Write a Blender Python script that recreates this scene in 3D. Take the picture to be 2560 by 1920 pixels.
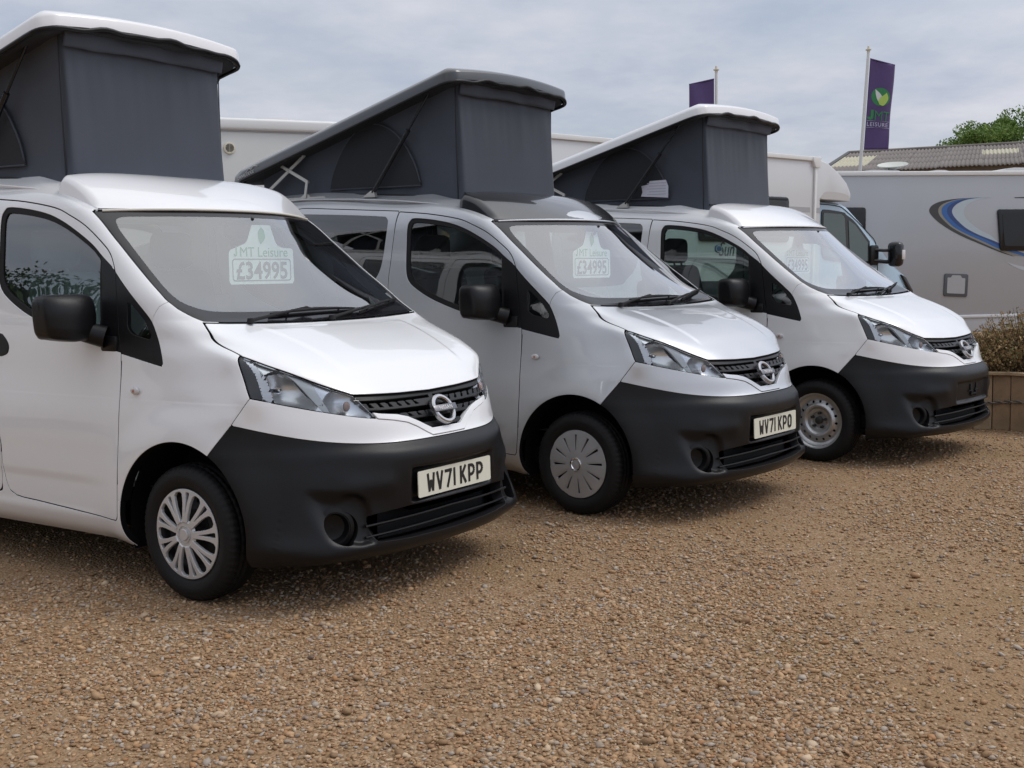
import bpy, bmesh, math, random
import numpy as np
from mathutils import Vector, Matrix, noise as mnoise

# ------------------------------------------------------------------ scene, camera, light
scene = bpy.context.scene
for o in list(bpy.data.objects):
    bpy.data.objects.remove(o)
random.seed(7); RNG = np.random.default_rng(7)
CAM_H, PITCH, ROLL, FPX = 1.34785, math.radians(5.3249), math.radians(-1.0471), 2885.06
cd = bpy.data.cameras.new('camera'); cam = bpy.data.objects.new('camera', cd)
scene.collection.objects.link(cam); scene.camera = cam
cd.sensor_width = 36.0; cd.lens = FPX / 2560 * 36.0; cd.clip_start = .05; cd.clip_end = 2000
_F = Vector((0, math.cos(PITCH), -math.sin(PITCH))); _U0 = Vector((0, math.sin(PITCH), math.cos(PITCH))); _R0 = Vector((1, 0, 0))
_R = math.cos(ROLL) * _R0 + math.sin(ROLL) * _U0; _U = -math.sin(ROLL) * _R0 + math.cos(ROLL) * _U0
cam.matrix_world = Matrix(((_R.x, _U.x, -_F.x, 0), (_R.y, _U.y, -_F.y, 0), (_R.z, _U.z, -_F.z, CAM_H), (0, 0, 0, 1)))

SUN_EL, SUN_AZ = math.radians(54), math.radians(88)      # azimuth clockwise from +Y (straight ahead of the camera)
world = bpy.data.worlds.new('World'); scene.world = world; world.use_nodes = True
wn = world.node_tree.nodes; wl = world.node_tree.links
for n in list(wn): wn.remove(n)
wout = wn.new('ShaderNodeOutputWorld'); bg = wn.new('ShaderNodeBackground'); sky = wn.new('ShaderNodeTexSky')
sky.sky_type = 'NISHITA'; sky.sun_disc = False; sky.sun_elevation = SUN_EL; sky.sun_rotation = SUN_AZ
sky.air_density = 1.0; sky.dust_density = 1.5; sky.ozone_density = 1.0
tc = wn.new('ShaderNodeTexCoord'); sep = wn.new('ShaderNodeSeparateXYZ'); wl.new(tc.outputs['Generated'], sep.inputs[0])
# project the view direction on a cloud deck so that clouds flatten towards the horizon
zc = wn.new('ShaderNodeMath'); zc.operation = 'MAXIMUM'; zc.inputs[1].default_value = 0.0; wl.new(sep.outputs['Z'], zc.inputs[0])
za = wn.new('ShaderNodeMath'); za.operation = 'ADD'; za.inputs[1].default_value = 0.16; wl.new(zc.outputs[0], za.inputs[0])
dv = wn.new('ShaderNodeVectorMath'); dv.operation = 'DIVIDE'
cb = wn.new('ShaderNodeCombineXYZ'); [wl.new(za.outputs[0], cb.inputs[i]) for i in range(3)]
wl.new(tc.outputs['Generated'], dv.inputs[0]); wl.new(cb.outputs[0], dv.inputs[1])
mp = wn.new('ShaderNodeMapping'); mp.inputs['Scale'].default_value = (0.9, 0.9, 0.6); mp.inputs['Location'].default_value = (3.1, 1.7, 0.0); wl.new(dv.outputs[0], mp.inputs['Vector'])
n1 = wn.new('ShaderNodeTexNoise'); n1.inputs['Scale'].default_value = 1.25; n1.inputs['Detail'].default_value = 9; n1.inputs['Roughness'].default_value = .56
n1.inputs['Distortion'].default_value = .35; wl.new(mp.outputs[0], n1.inputs['Vector'])
r1 = wn.new('ShaderNodeValToRGB'); r1.color_ramp.elements[0].position = .36; r1.color_ramp.elements[1].position = .66
r1.color_ramp.elements[0].color = (.62, .62, .62, 1); r1.color_ramp.elements[1].color = (1, 1, 1, 1); wl.new(n1.outputs['Fac'], r1.inputs[0])
n2 = wn.new('ShaderNodeTexNoise'); n2.inputs['Scale'].default_value = 2.3; n2.inputs['Detail'].default_value = 10; n2.inputs['Roughness'].default_value = .6
wl.new(mp.outputs[0], n2.inputs['Vector'])
r2 = wn.new('ShaderNodeValToRGB'); r2.color_ramp.elements[0].position = .34; r2.color_ramp.elements[1].position = .68
r2.color_ramp.elements[0].color = (4.4, 4.95, 6.2, 1); r2.color_ramp.elements[1].color = (6.9, 7.0, 7.7, 1); wl.new(n2.outputs['Fac'], r2.inputs[0])
neu = wn.new('ShaderNodeMixRGB'); neu.inputs[2].default_value = (7.15, 7.2, 7.3, 1); wl.new(zc.outputs[0], neu.inputs[0]); wl.new(r2.outputs[0], neu.inputs[1])      # whiter cloud overhead
mx = wn.new('ShaderNodeMixRGB'); wl.new(r1.outputs[0], mx.inputs['Fac']); wl.new(sky.outputs[0], mx.inputs[1]); wl.new(neu.outputs[0], mx.inputs[2])
zg = wn.new('ShaderNodeMath'); zg.operation = 'MULTIPLY_ADD'; zg.inputs[1].default_value = .45; zg.inputs[2].default_value = .94; wl.new(zc.outputs[0], zg.inputs[0])
ovc = wn.new('ShaderNodeVectorMath'); ovc.operation = 'SCALE'; wl.new(mx.outputs[0], ovc.inputs[0]); wl.new(zg.outputs[0], ovc.inputs['Scale'])      # an overcast sky is brighter overhead than at the horizon
_sv = (math.cos(SUN_EL) * math.sin(SUN_AZ), math.cos(SUN_EL) * math.cos(SUN_AZ), math.sin(SUN_EL))      # thin cloud glows round the hidden sun
gd = wn.new('ShaderNodeVectorMath'); gd.operation = 'DOT_PRODUCT'; gd.inputs[1].default_value = _sv; wl.new(tc.outputs['Generated'], gd.inputs[0])
gm = wn.new('ShaderNodeMath'); gm.operation = 'MAXIMUM'; gm.inputs[1].default_value = 0; wl.new(gd.outputs['Value'], gm.inputs[0]); gp = wn.new('ShaderNodeMath'); gp.operation = 'POWER'; gp.inputs[1].default_value = 4; wl.new(gm.outputs[0], gp.inputs[0])
ga = wn.new('ShaderNodeMath'); ga.operation = 'MULTIPLY_ADD'; ga.inputs[1].default_value = .95; ga.inputs[2].default_value = 1.0; wl.new(gp.outputs[0], ga.inputs[0])
glow = wn.new('ShaderNodeVectorMath'); glow.operation = 'SCALE'; wl.new(ovc.outputs[0], glow.inputs[0]); wl.new(ga.outputs[0], glow.inputs['Scale'])
wl.new(glow.outputs[0], bg.inputs['Color']); bg.inputs['Strength'].default_value = .08
wl.new(bg.outputs[0], wout.inputs['Surface'])

sl = bpy.data.lights.new('sun', 'SUN'); sl.energy = .75; sl.angle = math.radians(20); sl.color = (1, .965, .91)
sun = bpy.data.objects.new('sun', sl); scene.collection.objects.link(sun)
_sd = Vector((math.cos(SUN_EL) * math.sin(SUN_AZ), math.cos(SUN_EL) * math.cos(SUN_AZ), math.sin(SUN_EL)))
sun.rotation_euler = _sd.to_track_quat('Z', 'Y').to_euler(); sun.location = (0, 0, 30)
scene.view_settings.view_transform = 'Standard'; scene.view_settings.look = 'None'
scene.view_settings.exposure = 0.32; scene.view_settings.gamma = 1.0; scene.view_settings.use_curve_mapping = False
scene.cycles.max_bounces = 10; scene.cycles.transparent_max_bounces = 24; scene.cycles.glossy_bounces = 5; scene.cycles.diffuse_bounces = 4
scene.cycles.caustics_reflective = False; scene.cycles.caustics_refractive = False
scene.cycles.sample_clamp_indirect = 6.0

# ------------------------------------------------------------------ materials
MATS = {}
def mat(name, col=(.5, .5, .5), rough=.5, metal=0.0, coat=0.0, coat_rough=.03, spec=.5, bump=None, var=None, emit=None, sheen=0):
    """Principled material; bump=(scale, strength, detail) noise relief; var=(scale, amount[,dark colour]) noise tint."""
    if name in MATS: return MATS[name]
    m = bpy.data.materials.new(name); m.use_nodes = True; nt = m.node_tree; p = nt.nodes['Principled BSDF']
    p.inputs['Base Color'].default_value = (*col, 1); p.inputs['Roughness'].default_value = rough; p.inputs['Metallic'].default_value = metal
    p.inputs['Coat Weight'].default_value = coat; p.inputs['Coat Roughness'].default_value = coat_rough; p.inputs['Specular IOR Level'].default_value = spec
    if sheen: p.inputs['Sheen Weight'].default_value = sheen
    t = nt.nodes.new('ShaderNodeTexCoord')
    if var:
        n = nt.nodes.new('ShaderNodeTexNoise'); n.inputs['Scale'].default_value = var[0]; n.inputs['Detail'].default_value = 6; nt.links.new(t.outputs['Object'], n.inputs['Vector'])
        r = nt.nodes.new('ShaderNodeValToRGB'); r.color_ramp.elements[0].position = .3; r.color_ramp.elements[1].position = .7
        dark = var[2] if len(var) > 2 else tuple(c * (1 - var[1]) for c in col)
        r.color_ramp.elements[0].color = (*dark, 1); r.color_ramp.elements[1].color = (*col, 1)
        nt.links.new(n.outputs['Fac'], r.inputs[0]); nt.links.new(r.outputs[0], p.inputs['Base Color'])
    if bump:
        n = nt.nodes.new('ShaderNodeTexNoise'); n.inputs['Scale'].default_value = bump[0]; n.inputs['Detail'].default_value = bump[2] if len(bump) > 2 else 3
        nt.links.new(t.outputs['Object'], n.inputs['Vector']); b = nt.nodes.new('ShaderNodeBump'); b.inputs['Strength'].default_value = bump[1]; b.inputs['Distance'].default_value = .01
        nt.links.new(n.outputs['Fac'], b.inputs['Height']); nt.links.new(b.outputs[0], p.inputs['Normal'])
    MATS[name] = m; return m
def glass(name, tint=(.8, .9, .88), ior=1.5, base=.0, rough=0.0, boost=1.0):
    """Thin pane: tinted see-through plus a Fresnel mirror."""
    if name in MATS: return MATS[name]
    m = bpy.data.materials.new(name); m.use_nodes = True; nt = m.node_tree
    for n in list(nt.nodes): nt.nodes.remove(n)
    o = nt.nodes.new('ShaderNodeOutputMaterial'); t = nt.nodes.new('ShaderNodeBsdfTransparent'); t.inputs[0].default_value = (*tint, 1)
    g = nt.nodes.new('ShaderNodeBsdfGlossy'); g.inputs['Roughness'].default_value = rough; g.inputs[0].default_value = (1, 1, 1, 1)
    fr = nt.nodes.new('ShaderNodeFresnel'); fr.inputs[0].default_value = ior
    ma = nt.nodes.new('ShaderNodeMath'); ma.operation = 'MULTIPLY_ADD'; ma.inputs[1].default_value = boost; ma.inputs[2].default_value = base; ma.use_clamp = True
    nt.links.new(fr.outputs[0], ma.inputs[0]); mixn = nt.nodes.new('ShaderNodeMixShader')
    nt.links.new(ma.outputs[0], mixn.inputs[0]); nt.links.new(t.outputs[0], mixn.inputs[1]); nt.links.new(g.outputs[0], mixn.inputs[2]); nt.links.new(mixn.outputs[0], o.inputs[0])
    MATS[name] = m; return m
WHITE = mat('white_paint', (.80, .805, .815), .35, coat=1.0)
SILVER = mat('silver_paint', (.56, .575, .60), .38, metal=.55, coat=1.0)
BLACKP = mat('black_gloss_paint', (.012, .013, .016), .3, coat=1.0, var=(3, .3))
PLASTIC = mat('black_plastic', (.006, .006, .007), .36, spec=.30, bump=(900, .10, 2))
PLASTICD = mat('dark_plastic', (.007, .007, .008), .6, spec=.25)
GLOSSB = mat('black_gloss_trim', (.010, .010, .012), .12)
RUBBER = mat('rubber', (.016, .016, .017), .75, spec=.25, bump=(300, .15, 2))
TYRE = mat('tyre_rubber', (.009, .009, .0095), .60, spec=.28, bump=(160, .2, 3))
SEAL_SHADE = mat('seal_shade_black', (.006, .006, .007), .8, spec=.1)  # black for seals and hidden parts, also painted-in shade on panel gap walls
HUBSIL = mat('hubcap_silver', (.60, .60, .605), .30, metal=.35, bump=(500, .05, 2))
HUBGREY = mat('hubcap_grey', (.46, .46, .465), .34, metal=.35, var=(9, .15))
STEEL = mat('steel_wheel', (.56, .57, .58), .34, metal=.75, var=(14, .18))
CHROME = mat('chrome', (.82, .83, .85), .09, metal=1.0)
BADGE = mat('badge_satin', (.5, .5, .51), .25, metal=.9)
DARKMET = mat('dark_metal', (.05, .05, .05), .5, metal=.5)
TRIM = mat('interior_trim', (.74, .75, .74), .6); TRIMD = mat('interior_trim_dark', (.05, .052, .056), .65, var=(6, .2)); DASHM = mat('dash_plastic', (.055, .057, .062), .6, bump=(300, .2, 2))
TRIML = mat('interior_trim_light', (.30, .31, .32), .7)
SEATM = mat('seat_fabric', (.018, .019, .022), .85, bump=(400, .3, 2))
CANVAS = mat('tent_canvas', (.066, .077, .101), .85, bump=(700, .25, 2), var=(2.5, .16), sheen=.1)
def translucent(m, k):
    nt = m.node_tree; p = nt.nodes['Principled BSDF']; t_ = nt.nodes.new('ShaderNodeBsdfTranslucent'); t_.inputs[0].default_value = (.55, .58, .62, 1); x_ = nt.nodes.new('ShaderNodeMixShader'); x_.inputs[0].default_value = k
    nt.links.new(p.outputs[0], x_.inputs[1]); nt.links.new(t_.outputs[0], x_.inputs[2]); nt.links.new(x_.outputs[0], nt.nodes['Material Output'].inputs[0])
translucent(CANVAS, .10)
CANVASD = mat('tent_mesh_dark', (.022, .024, .029), .9, bump=(900, .3, 2))
ALU = mat('brushed_alu', (.60, .59, .56), .45, metal=.6)
PLATE = mat('plate_white', (.72, .71, .60), .35, bump=(600, .05, 2))
INK = mat('ink_black', (.01, .01, .011), .5)
INKG = mat('ink_grey', (.16, .17, .18), .6)
INKGR = mat('ink_green', (.12, .40, .19), .6)
CARD = mat('card_white', (.82, .86, .84), .6)
INDIC = mat('indicator_clear', (.62, .60, .60), .15)
AMBER = mat('amber', (.42, .20, .13), .3)
GWS = glass('windscreen_glass', (.86, .97, .94), 1.52, base=.06, boost=2.7)
GSIDE = glass('side_glass', (.62, .75, .72), 1.52, base=.03, boost=2.2)
GTINT = glass('privacy_glass', (.30, .32, .325), 1.52, base=.03, boost=2.2)
GLAMP = glass('lamp_lens', (.93, .95, .96), 1.45, boost=.9)

# ------------------------------------------------------------------ mesh helpers
COL = scene.collection
def link(o, parent=None, name=None):
    COL.objects.link(o)
    if parent is not None: o.parent = parent
    return o
def mesh_obj(name, V, F, m, parent=None, smooth=True, normals=None, mi=None):
    me = bpy.data.meshes.new(name)
    me.from_pydata([tuple(map(float, v)) for v in V], [], [tuple(int(i) for i in f) for f in F])
    ms = m if isinstance(m, (list, tuple)) else [m]
    for q in ms: me.materials.append(q)
    if mi is not None: me.polygons.foreach_set('material_index', np.asarray(mi, np.int32))
    me.polygons.foreach_set('use_smooth', np.full(len(me.polygons), bool(smooth)))
    me.update()
    if normals is not None: me.normals_split_custom_set_from_vertices([tuple(map(float, n)) for n in normals])
    o = bpy.data.objects.new(name, me); link(o, parent); return o
def bm_obj(name, bm, m, parent=None, smooth=True, angle=40):
    me = bpy.data.meshes.new(name)
    bmesh.ops.recalc_face_normals(bm, faces=bm.faces[:])
    if smooth:
        ca = math.cos(math.radians(angle))
        for f in bm.faces: f.smooth = True
        for e in bm.edges:
            if len(e.link_faces) == 2 and e.link_faces[0].normal.dot(e.link_faces[1].normal) < ca: e.smooth = False
    bm.to_mesh(me); bm.free()
    for q in (m if isinstance(m, (list, tuple)) else [m]): me.materials.append(q)
    o = bpy.data.objects.new(name, me); link(o, parent); return o
def empty(name, loc=(0, 0, 0), rotz=0, label=None, cat=None, group=None):
    o = bpy.data.objects.new(name, None); COL.objects.link(o); o.location = loc; o.rotation_euler = (0, 0, rotz); o.empty_display_size = .1
    if label: tag(o, label, cat, group)
    return o
def tag(o, label=None, cat=None, group=None, kind=None):
    if label: o['label'] = label
    if cat: o['category'] = cat
    if group: o['group'] = group
    if kind: o['kind'] = kind
    return o
def add_box(bm, c, s, bev=0.0, rot=None, seg=2):
    r = bmesh.ops.create_cube(bm, size=1.0); vs = r['verts']
    bmesh.ops.scale(bm, vec=s, verts=vs)
    if bev > 0:
        es = list({e for v in vs for e in v.link_edges}); q = bmesh.ops.bevel(bm, geom=es, offset=bev, segments=seg, profile=.5, affect='EDGES'); vs = list({v for f in q['faces'] for v in f.verts} | {v for v in vs if v.is_valid})
    if rot is not None: bmesh.ops.rotate(bm, cent=(0, 0, 0), matrix=rot, verts=vs)
    bmesh.ops.translate(bm, vec=c, verts=vs); return vs
def add_tube(bm, pts, r, n=10, cap=True):
    pts = [Vector(p) for p in pts]; rr = r if isinstance(r, (list, tuple)) else [r] * len(pts); rings = []
    up = Vector((0, 0, 1))
    for i, p in enumerate(pts):
        d = (pts[min(i + 1, len(pts) - 1)] - pts[max(i - 1, 0)]).normalized()
        a = up.cross(d)
        if a.length < 1e-3: a = Vector((1, 0, 0)).cross(d)
        a.normalize(); b = d.cross(a); rings.append([bm.verts.new(p + rr[i] * (math.cos(2 * math.pi * k / n) * a + math.sin(2 * math.pi * k / n) * b)) for k in range(n)])
    for i in range(len(rings) - 1):
        for k in range(n): bm.faces.new((rings[i][k], rings[i][(k + 1) % n], rings[i + 1][(k + 1) % n], rings[i + 1][k]))
    if cap: bm.faces.new(rings[0][::-1]); bm.faces.new(rings[-1])
def add_lathe(bm, prof, axis='y', n=48, c=(0, 0, 0), close=False):
    """prof: list of (radius, height); revolved about axis through c."""
    rings = []
    for (r, h) in prof:
        ring = []
        for k in range(n):
            a = 2 * math.pi * k / n; u, v = r * math.cos(a), r * math.sin(a)
            p = {'y': (u, h, v), 'z': (u, v, h), 'x': (h, u, v)}[axis]; ring.append(bm.verts.new((p[0] + c[0], p[1] + c[1], p[2] + c[2])))
        rings.append(ring)
    for i in range(len(rings) - 1):
        for k in range(n): bm.faces.new((rings[i][k], rings[i][(k + 1) % n], rings[i + 1][(k + 1) % n], rings[i + 1][k]))
    if close: bm.faces.new(rings[0][::-1]); bm.faces.new(rings[-1])
def add_prism(bm, poly, d0, d1, plane='yz', inset=0):
    """Extrude a 2D polygon between two depths along the axis normal to plane."""
    def P(a, b, d): return {'yz': (d, a, b), 'xz': (a, d, b), 'xy': (a, b, d)}[plane]
    A = [bm.verts.new(P(a, b, d0)) for a, b in poly]; B = [bm.verts.new(P(a, b, d1)) for a, b in poly]; n = len(poly)
    for k in range(n): bm.faces.new((A[k], A[(k + 1) % n], B[(k + 1) % n], B[k]))
    fa = bm.faces.new(A[::-1]); fb = bm.faces.new(B); fa.normal_update(); fb.normal_update(); bmesh.ops.triangulate(bm, faces=[fa, fb])
def text_mesh(s, size=1.0, extrude=0.0, align='LEFT', shear=0.0, space=1.0, xscale=1.0, offset=0.0):
    c = bpy.data.curves.new('lettering', 'FONT'); c.body = s; c.size = size; c.extrude = extrude; c.align_x = align; c.shear = shear; c.space_character = space; c.offset = offset; c.resolution_u = 3
    o = bpy.data.objects.new('lettering', c); COL.objects.link(o); dg = bpy.context.evaluated_depsgraph_get(); me = bpy.data.meshes.new_from_object(o.evaluated_get(dg))
    bpy.data.objects.remove(o); bpy.data.curves.remove(c)
    if xscale != 1.0:
        for v in me.vertices: v.co.x *= xscale
    me.name = 'lettering'; return me
def j_mesh(h, t, w=.42):
    w *= h; P = [(w - t / 2, h), (w - t / 2, h * .28)] + [(w / 2 + (w - t) / 2 * math.cos(a), h * .28 + (h * .28 - t / 2) * math.sin(a)) for a in np.linspace(0, -math.pi, 10)][1:]
    bm = bmesh.new(); L_, R_ = [], []
    for i, p in enumerate(P):
        a, b = Vector(P[max(i - 1, 0)]), Vector(P[min(i + 1, len(P) - 1)]); d = (b - a).normalized(); n = Vector((-d.y, d.x)) * t / 2; L_.append(bm.verts.new((p[0] + n.x, p[1] + n.y, 0))); R_.append(bm.verts.new((p[0] - n.x, p[1] - n.y, 0)))
    for i in range(len(P) - 1): bm.faces.new((L_[i], L_[i + 1], R_[i + 1], R_[i]))
    bmesh.ops.recalc_face_normals(bm, faces=bm.faces[:]); me = bpy.data.meshes.new('lettering'); bm.to_mesh(me); bm.free(); return me
def put_mesh(name, me, m, parent, mw):
    me.materials.clear(); me.materials.append(m); o = bpy.data.objects.new(name, me); link(o, parent); o.matrix_local = mw; return o
def frame(origin, xaxis, yaxis):
    x = Vector(xaxis).normalized(); y = Vector(yaxis); y = (y - x * y.dot(x)).normalized(); z = x.cross(y)
    return Matrix(((x.x, y.x, z.x, origin[0]), (x.y, y.y, z.y, origin[1]), (x.z, y.z, z.z, origin[2]), (0, 0, 0, 1)))

# ------------------------------------------------------------------ panel engine: a smooth surface cut into panels along curves
def sd_poly(P, poly):
    """signed distance of points P (n,2) to a closed polygon (negative inside)."""
    poly = np.asarray(poly, float); A = poly; B = np.roll(poly, -1, 0); d = np.full(len(P), 1e9); ins = np.zeros(len(P), bool)
    for a, b in zip(A, B):
        e = b - a; w = P - a; t = np.clip((w @ e) / max(e @ e, 1e-12), 0, 1); d = np.minimum(d, np.hypot(*(w - t[:, None] * e).T))
        c = ((a[1] > P[:, 1]) != (b[1] > P[:, 1])); 
        with np.errstate(divide='ignore', invalid='ignore'): xs = (b[0] - a[0]) * (P[:, 1] - a[1]) / (b[1] - a[1]) + a[0]
        ins ^= c & (P[:, 0] < xs)
    return np.where(ins, -d, d)
def smooth_poly(pts, n=6, closed=True):
    """Catmull-Rom through the points; a point given as (a, b, 0) is a sharp corner."""
    out = []; m = len(pts); P = [np.array(p[:2], float) for p in pts]; S = [len(p) > 2 for p in pts]
    rng = range(m) if closed else range(m - 1)
    for i in rng:
        p1, p2 = P[i], P[(i + 1) % m]
        p0 = P[i - 1] if (closed or i > 0) and not S[i] else 2 * p1 - p2
        p3 = P[(i + 2) % m] if (closed or i + 2 < m) and not S[(i + 1) % m] else 2 * p2 - p1
        for k in range(n):
            t = k / n; out.append(.5 * ((2 * p1) + (p2 - p0) * t + (2 * p0 - 5 * p1 + 4 * p2 - p3) * t * t + (3 * p1 - p0 - 3 * p2 + p3) * t ** 3))
    if not closed: out.append(P[-1])
    return np.array(out)
def round_poly(pts, r=.02, n=5):
    """polygon with rounded corners; a point may carry its own radius as third item."""
    out = []; m = len(pts)
    for i in range(m):
        p = np.array(pts[i][:2], float); a = np.array(pts[i - 1][:2], float); b = np.array(pts[(i + 1) % m][:2], float); rr = pts[i][2] if len(pts[i]) > 2 else r
        da, db = a - p, b - p; la, lb = np.hypot(*da), np.hypot(*db); d = min(rr, la * .45, lb * .45)
        if d < 1e-5: out.append(p); continue
        s, e = p + da / la * d, p + db / lb * d
        for k in range(n + 1): t = k / n; out.append((1 - t) ** 2 * s + 2 * t * (1 - t) * p + t * t * e)
    return np.array(out)
def split(A, F, phi):
    """cut triangles F of attribute array A along phi=0; returns new A, faces inside (phi<0), faces outside."""
    phi = phi.copy(); phi[np.abs(phi) < 1e-6] = 1e-6; s = phi[F] < 0; k = s.sum(1)
    Fi = [F[k == 3]]; Fo = [F[k == 0]]; newA = [A]; nv = len(A)
    T = F[(k == 1) | (k == 2)]
    if len(T):
        ks = (phi[T] < 0).sum(1); lone_in = ks == 1; sg = (phi[T] < 0) == lone_in[:, None]      # True at the lone vertex
        j = sg.argmax(1); r = np.arange(len(T)); a, b, c = T[r, j], T[r, (j + 1) % 3], T[r, (j + 2) % 3]
        E = np.concatenate([np.stack([a, b], 1), np.stack([a, c], 1)]); Es = np.sort(E, 1); key = Es[:, 0].astype(np.int64) * (nv + 1) + Es[:, 1]
        u, inv = np.unique(key, return_inverse=True); first = np.zeros(len(u), np.int64); first[inv] = np.arange(len(key)); e0, e1 = Es[first].T
        t = (phi[e0] / (phi[e0] - phi[e1]))[:, None]; newA.append(A[e0] * (1 - t) + A[e1] * t)
        m = len(T); ab, ac = nv + inv[:m], nv + inv[m:]
        t1 = np.stack([a, ab, ac], 1); t2 = np.concatenate([np.stack([ab, b, c], 1), np.stack([ab, c, ac], 1)]); l2 = np.concatenate([lone_in, lone_in])
        Fi += [t1[lone_in], t2[~l2]]; Fo += [t1[~lone_in], t2[l2]]
    return np.concatenate(newA), np.concatenate(Fi), np.concatenate(Fo)
def compact(A, F):
    u, inv = np.unique(F, return_inverse=True); return A[u], inv.reshape(F.shape)
def bound_edges(F):
    E = np.concatenate([F[:, [0, 1]], F[:, [1, 2]], F[:, [2, 0]]]); key = np.sort(E, 1); k = key[:, 0].astype(np.int64) * (F.max() + 1) + key[:, 1]
    u, idx, cnt = np.unique(k, return_index=True, return_counts=True); return E[idx[cnt == 1]]
def biggest(A, F):
    lab = np.arange(len(A))
    while True:
        m = lab[F].min(1); new = lab.copy(); [np.minimum.at(new, F[:, k], m) for k in range(3)]; new = new[new]
        if (new == lab).all(): break
        lab = new
    u, c = np.unique(lab[F[:, 0]], return_counts=True); return compact(A, F[lab[F[:, 0]] == u[c.argmax()]])
def panel(name, A, F, m, parent, thick=.014, off=0.0, inner=None, mirror=False, both=False, lip=.0014, big=False):
    """Make a panel object from cut faces: outer skin, rolled edge, inner skin. A columns: xyz, normal.
    mirror: flip to the other side; both: join with its own mirror image."""
    A, F = compact(A, F)
    if big: A, F = biggest(A, F)
    V, N = A[:, :3] + A[:, 3:6] * off, A[:, 3:6].copy(); N /= np.maximum(np.linalg.norm(N, axis=1, keepdims=True), 1e-9)
    if mirror: V = V * [1, -1, 1]; N = N * [1, -1, 1]; F = F[:, ::-1]
    if both:
        n = len(V); V = np.concatenate([V, V * [1, -1, 1]]); N = np.concatenate([N, N * [1, -1, 1]]); F = np.concatenate([F, F[:, ::-1] + n])
        cen = np.where(np.abs(V[:n, 1]) < 1e-6)[0]; mp = np.arange(2 * n); mp[cen + n] = cen; F = mp[F]; AA, F = compact(np.concatenate([V, N], 1), F); V, N = AA[:, :3], AA[:, 3:]
    E = bound_edges(F); n = len(V); bv = np.unique(E)
    # outward direction in the surface at the boundary
    out = np.zeros((n, 3)); d = V[E[:, 1]] - V[E[:, 0]]; o = np.cross(d, N[E[:, 0]]); o /= np.maximum(np.linalg.norm(o, axis=1, keepdims=True), 1e-9)
    np.add.at(out, E[:, 0], o); np.add.at(out, E[:, 1], o); ob = out[bv]; ob /= np.maximum(np.linalg.norm(ob, axis=1, keepdims=True), 1e-9)
    ix = np.full(n, -1); ix[bv] = np.arange(len(bv)); nb = len(bv)
    V1 = V[bv] + ob * lip * .6 - N[bv] * lip * .6; N1 = N[bv] * .6 + ob * .8; V2 = V[bv] + ob * lip - N[bv] * lip * 1.7; N2 = ob * .98 + N[bv] * .2
    V3 = V[bv] + ob * lip - N[bv] * thick; N3 = ob
    VV = [V, V1, V2, V3]; NN = [N, N1, N2, N3]; base = [0, n, n + nb, n + 2 * nb]; e0, e1 = ix[E[:, 0]], ix[E[:, 1]]
    faces = [F.tolist()]; mi = [np.zeros(len(F))]
    def strip(a0, a1, b0, b1): faces.append(np.stack([a1, a0, b0, b1], 1).tolist()); mi.append(np.zeros(len(a0)))
    strip(E[:, 0], E[:, 1], e0 + n, e1 + n); strip(e0 + n, e1 + n, e0 + n + nb, e1 + n + nb); strip(e0 + n + nb, e1 + n + nb, e0 + n + 2 * nb, e1 + n + 2 * nb); mi[-1][:] = 2 if inner is not None else 0  # deep gap walls coloured black instead of body paint, shade painted into the gap
    if inner is not None:
        VV.append(V - N * thick); NN.append(-N); b = n + 3 * nb; faces.append((F[:, ::-1] + b).tolist()); mi.append(np.ones(len(F)))
    FF = [f for q in faces for f in q]; NN = np.concatenate(NN); NN /= np.maximum(np.linalg.norm(NN, axis=1, keepdims=True), 1e-9)
    return mesh_obj(name, np.concatenate(VV), FF, [m] + ([inner, SEAL_SHADE] if inner is not None else []), parent, True, NN, np.concatenate(mi))
def sstep(x): x = np.clip(x, 0, 1); return x * x * (3 - 2 * x)
def cubic_nat(t, Y, tt):
    """natural cubic spline, Y (n,k)."""
    n = len(t); h = np.diff(t); Amat = np.eye(n); R = np.zeros_like(Y)
    for i in range(1, n - 1):
        Amat[i, i - 1] = h[i - 1]; Amat[i, i] = 2 * (h[i - 1] + h[i]); Amat[i, i + 1] = h[i]
        R[i] = 6 * ((Y[i + 1] - Y[i]) / h[i] - (Y[i] - Y[i - 1]) / h[i - 1])
    M = np.linalg.solve(Amat, R); k = np.clip(np.searchsorted(t, tt, side='right') - 1, 0, n - 2); H = h[k][:, None]; a = (t[k + 1] - tt)[:, None]; b = (tt - t[k])[:, None]
    return (M[k] * a ** 3 + M[k + 1] * b ** 3) / (6 * H) + (Y[k] / H - M[k] * H / 6) * a + (Y[k + 1] / H - M[k + 1] * H / 6) * b
def pchip(t, Y, tt):
    h = np.diff(t)[:, None]; d = np.diff(Y, axis=0) / h; m = np.zeros_like(Y); w1 = 2 * h[1:] + h[:-1]; w2 = h[1:] + 2 * h[:-1]
    with np.errstate(divide='ignore', invalid='ignore'): mm = (w1 + w2) / (w1 / d[:-1] + w2 / d[1:])
    m[1:-1] = np.where(d[:-1] * d[1:] > 0, mm, 0); m[0] = d[0]; m[-1] = d[-1]
    k = np.clip(np.searchsorted(t, tt, side='right') - 1, 0, len(t) - 2); H = h[k]; s = ((tt - t[k])[:, None]) / H
    return (2 * s ** 3 - 3 * s ** 2 + 1) * Y[k] + (s ** 3 - 2 * s ** 2 + s) * H * m[k] + (-2 * s ** 3 + 3 * s ** 2) * Y[k + 1] + (s ** 3 - s ** 2) * H * m[k + 1]
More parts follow.
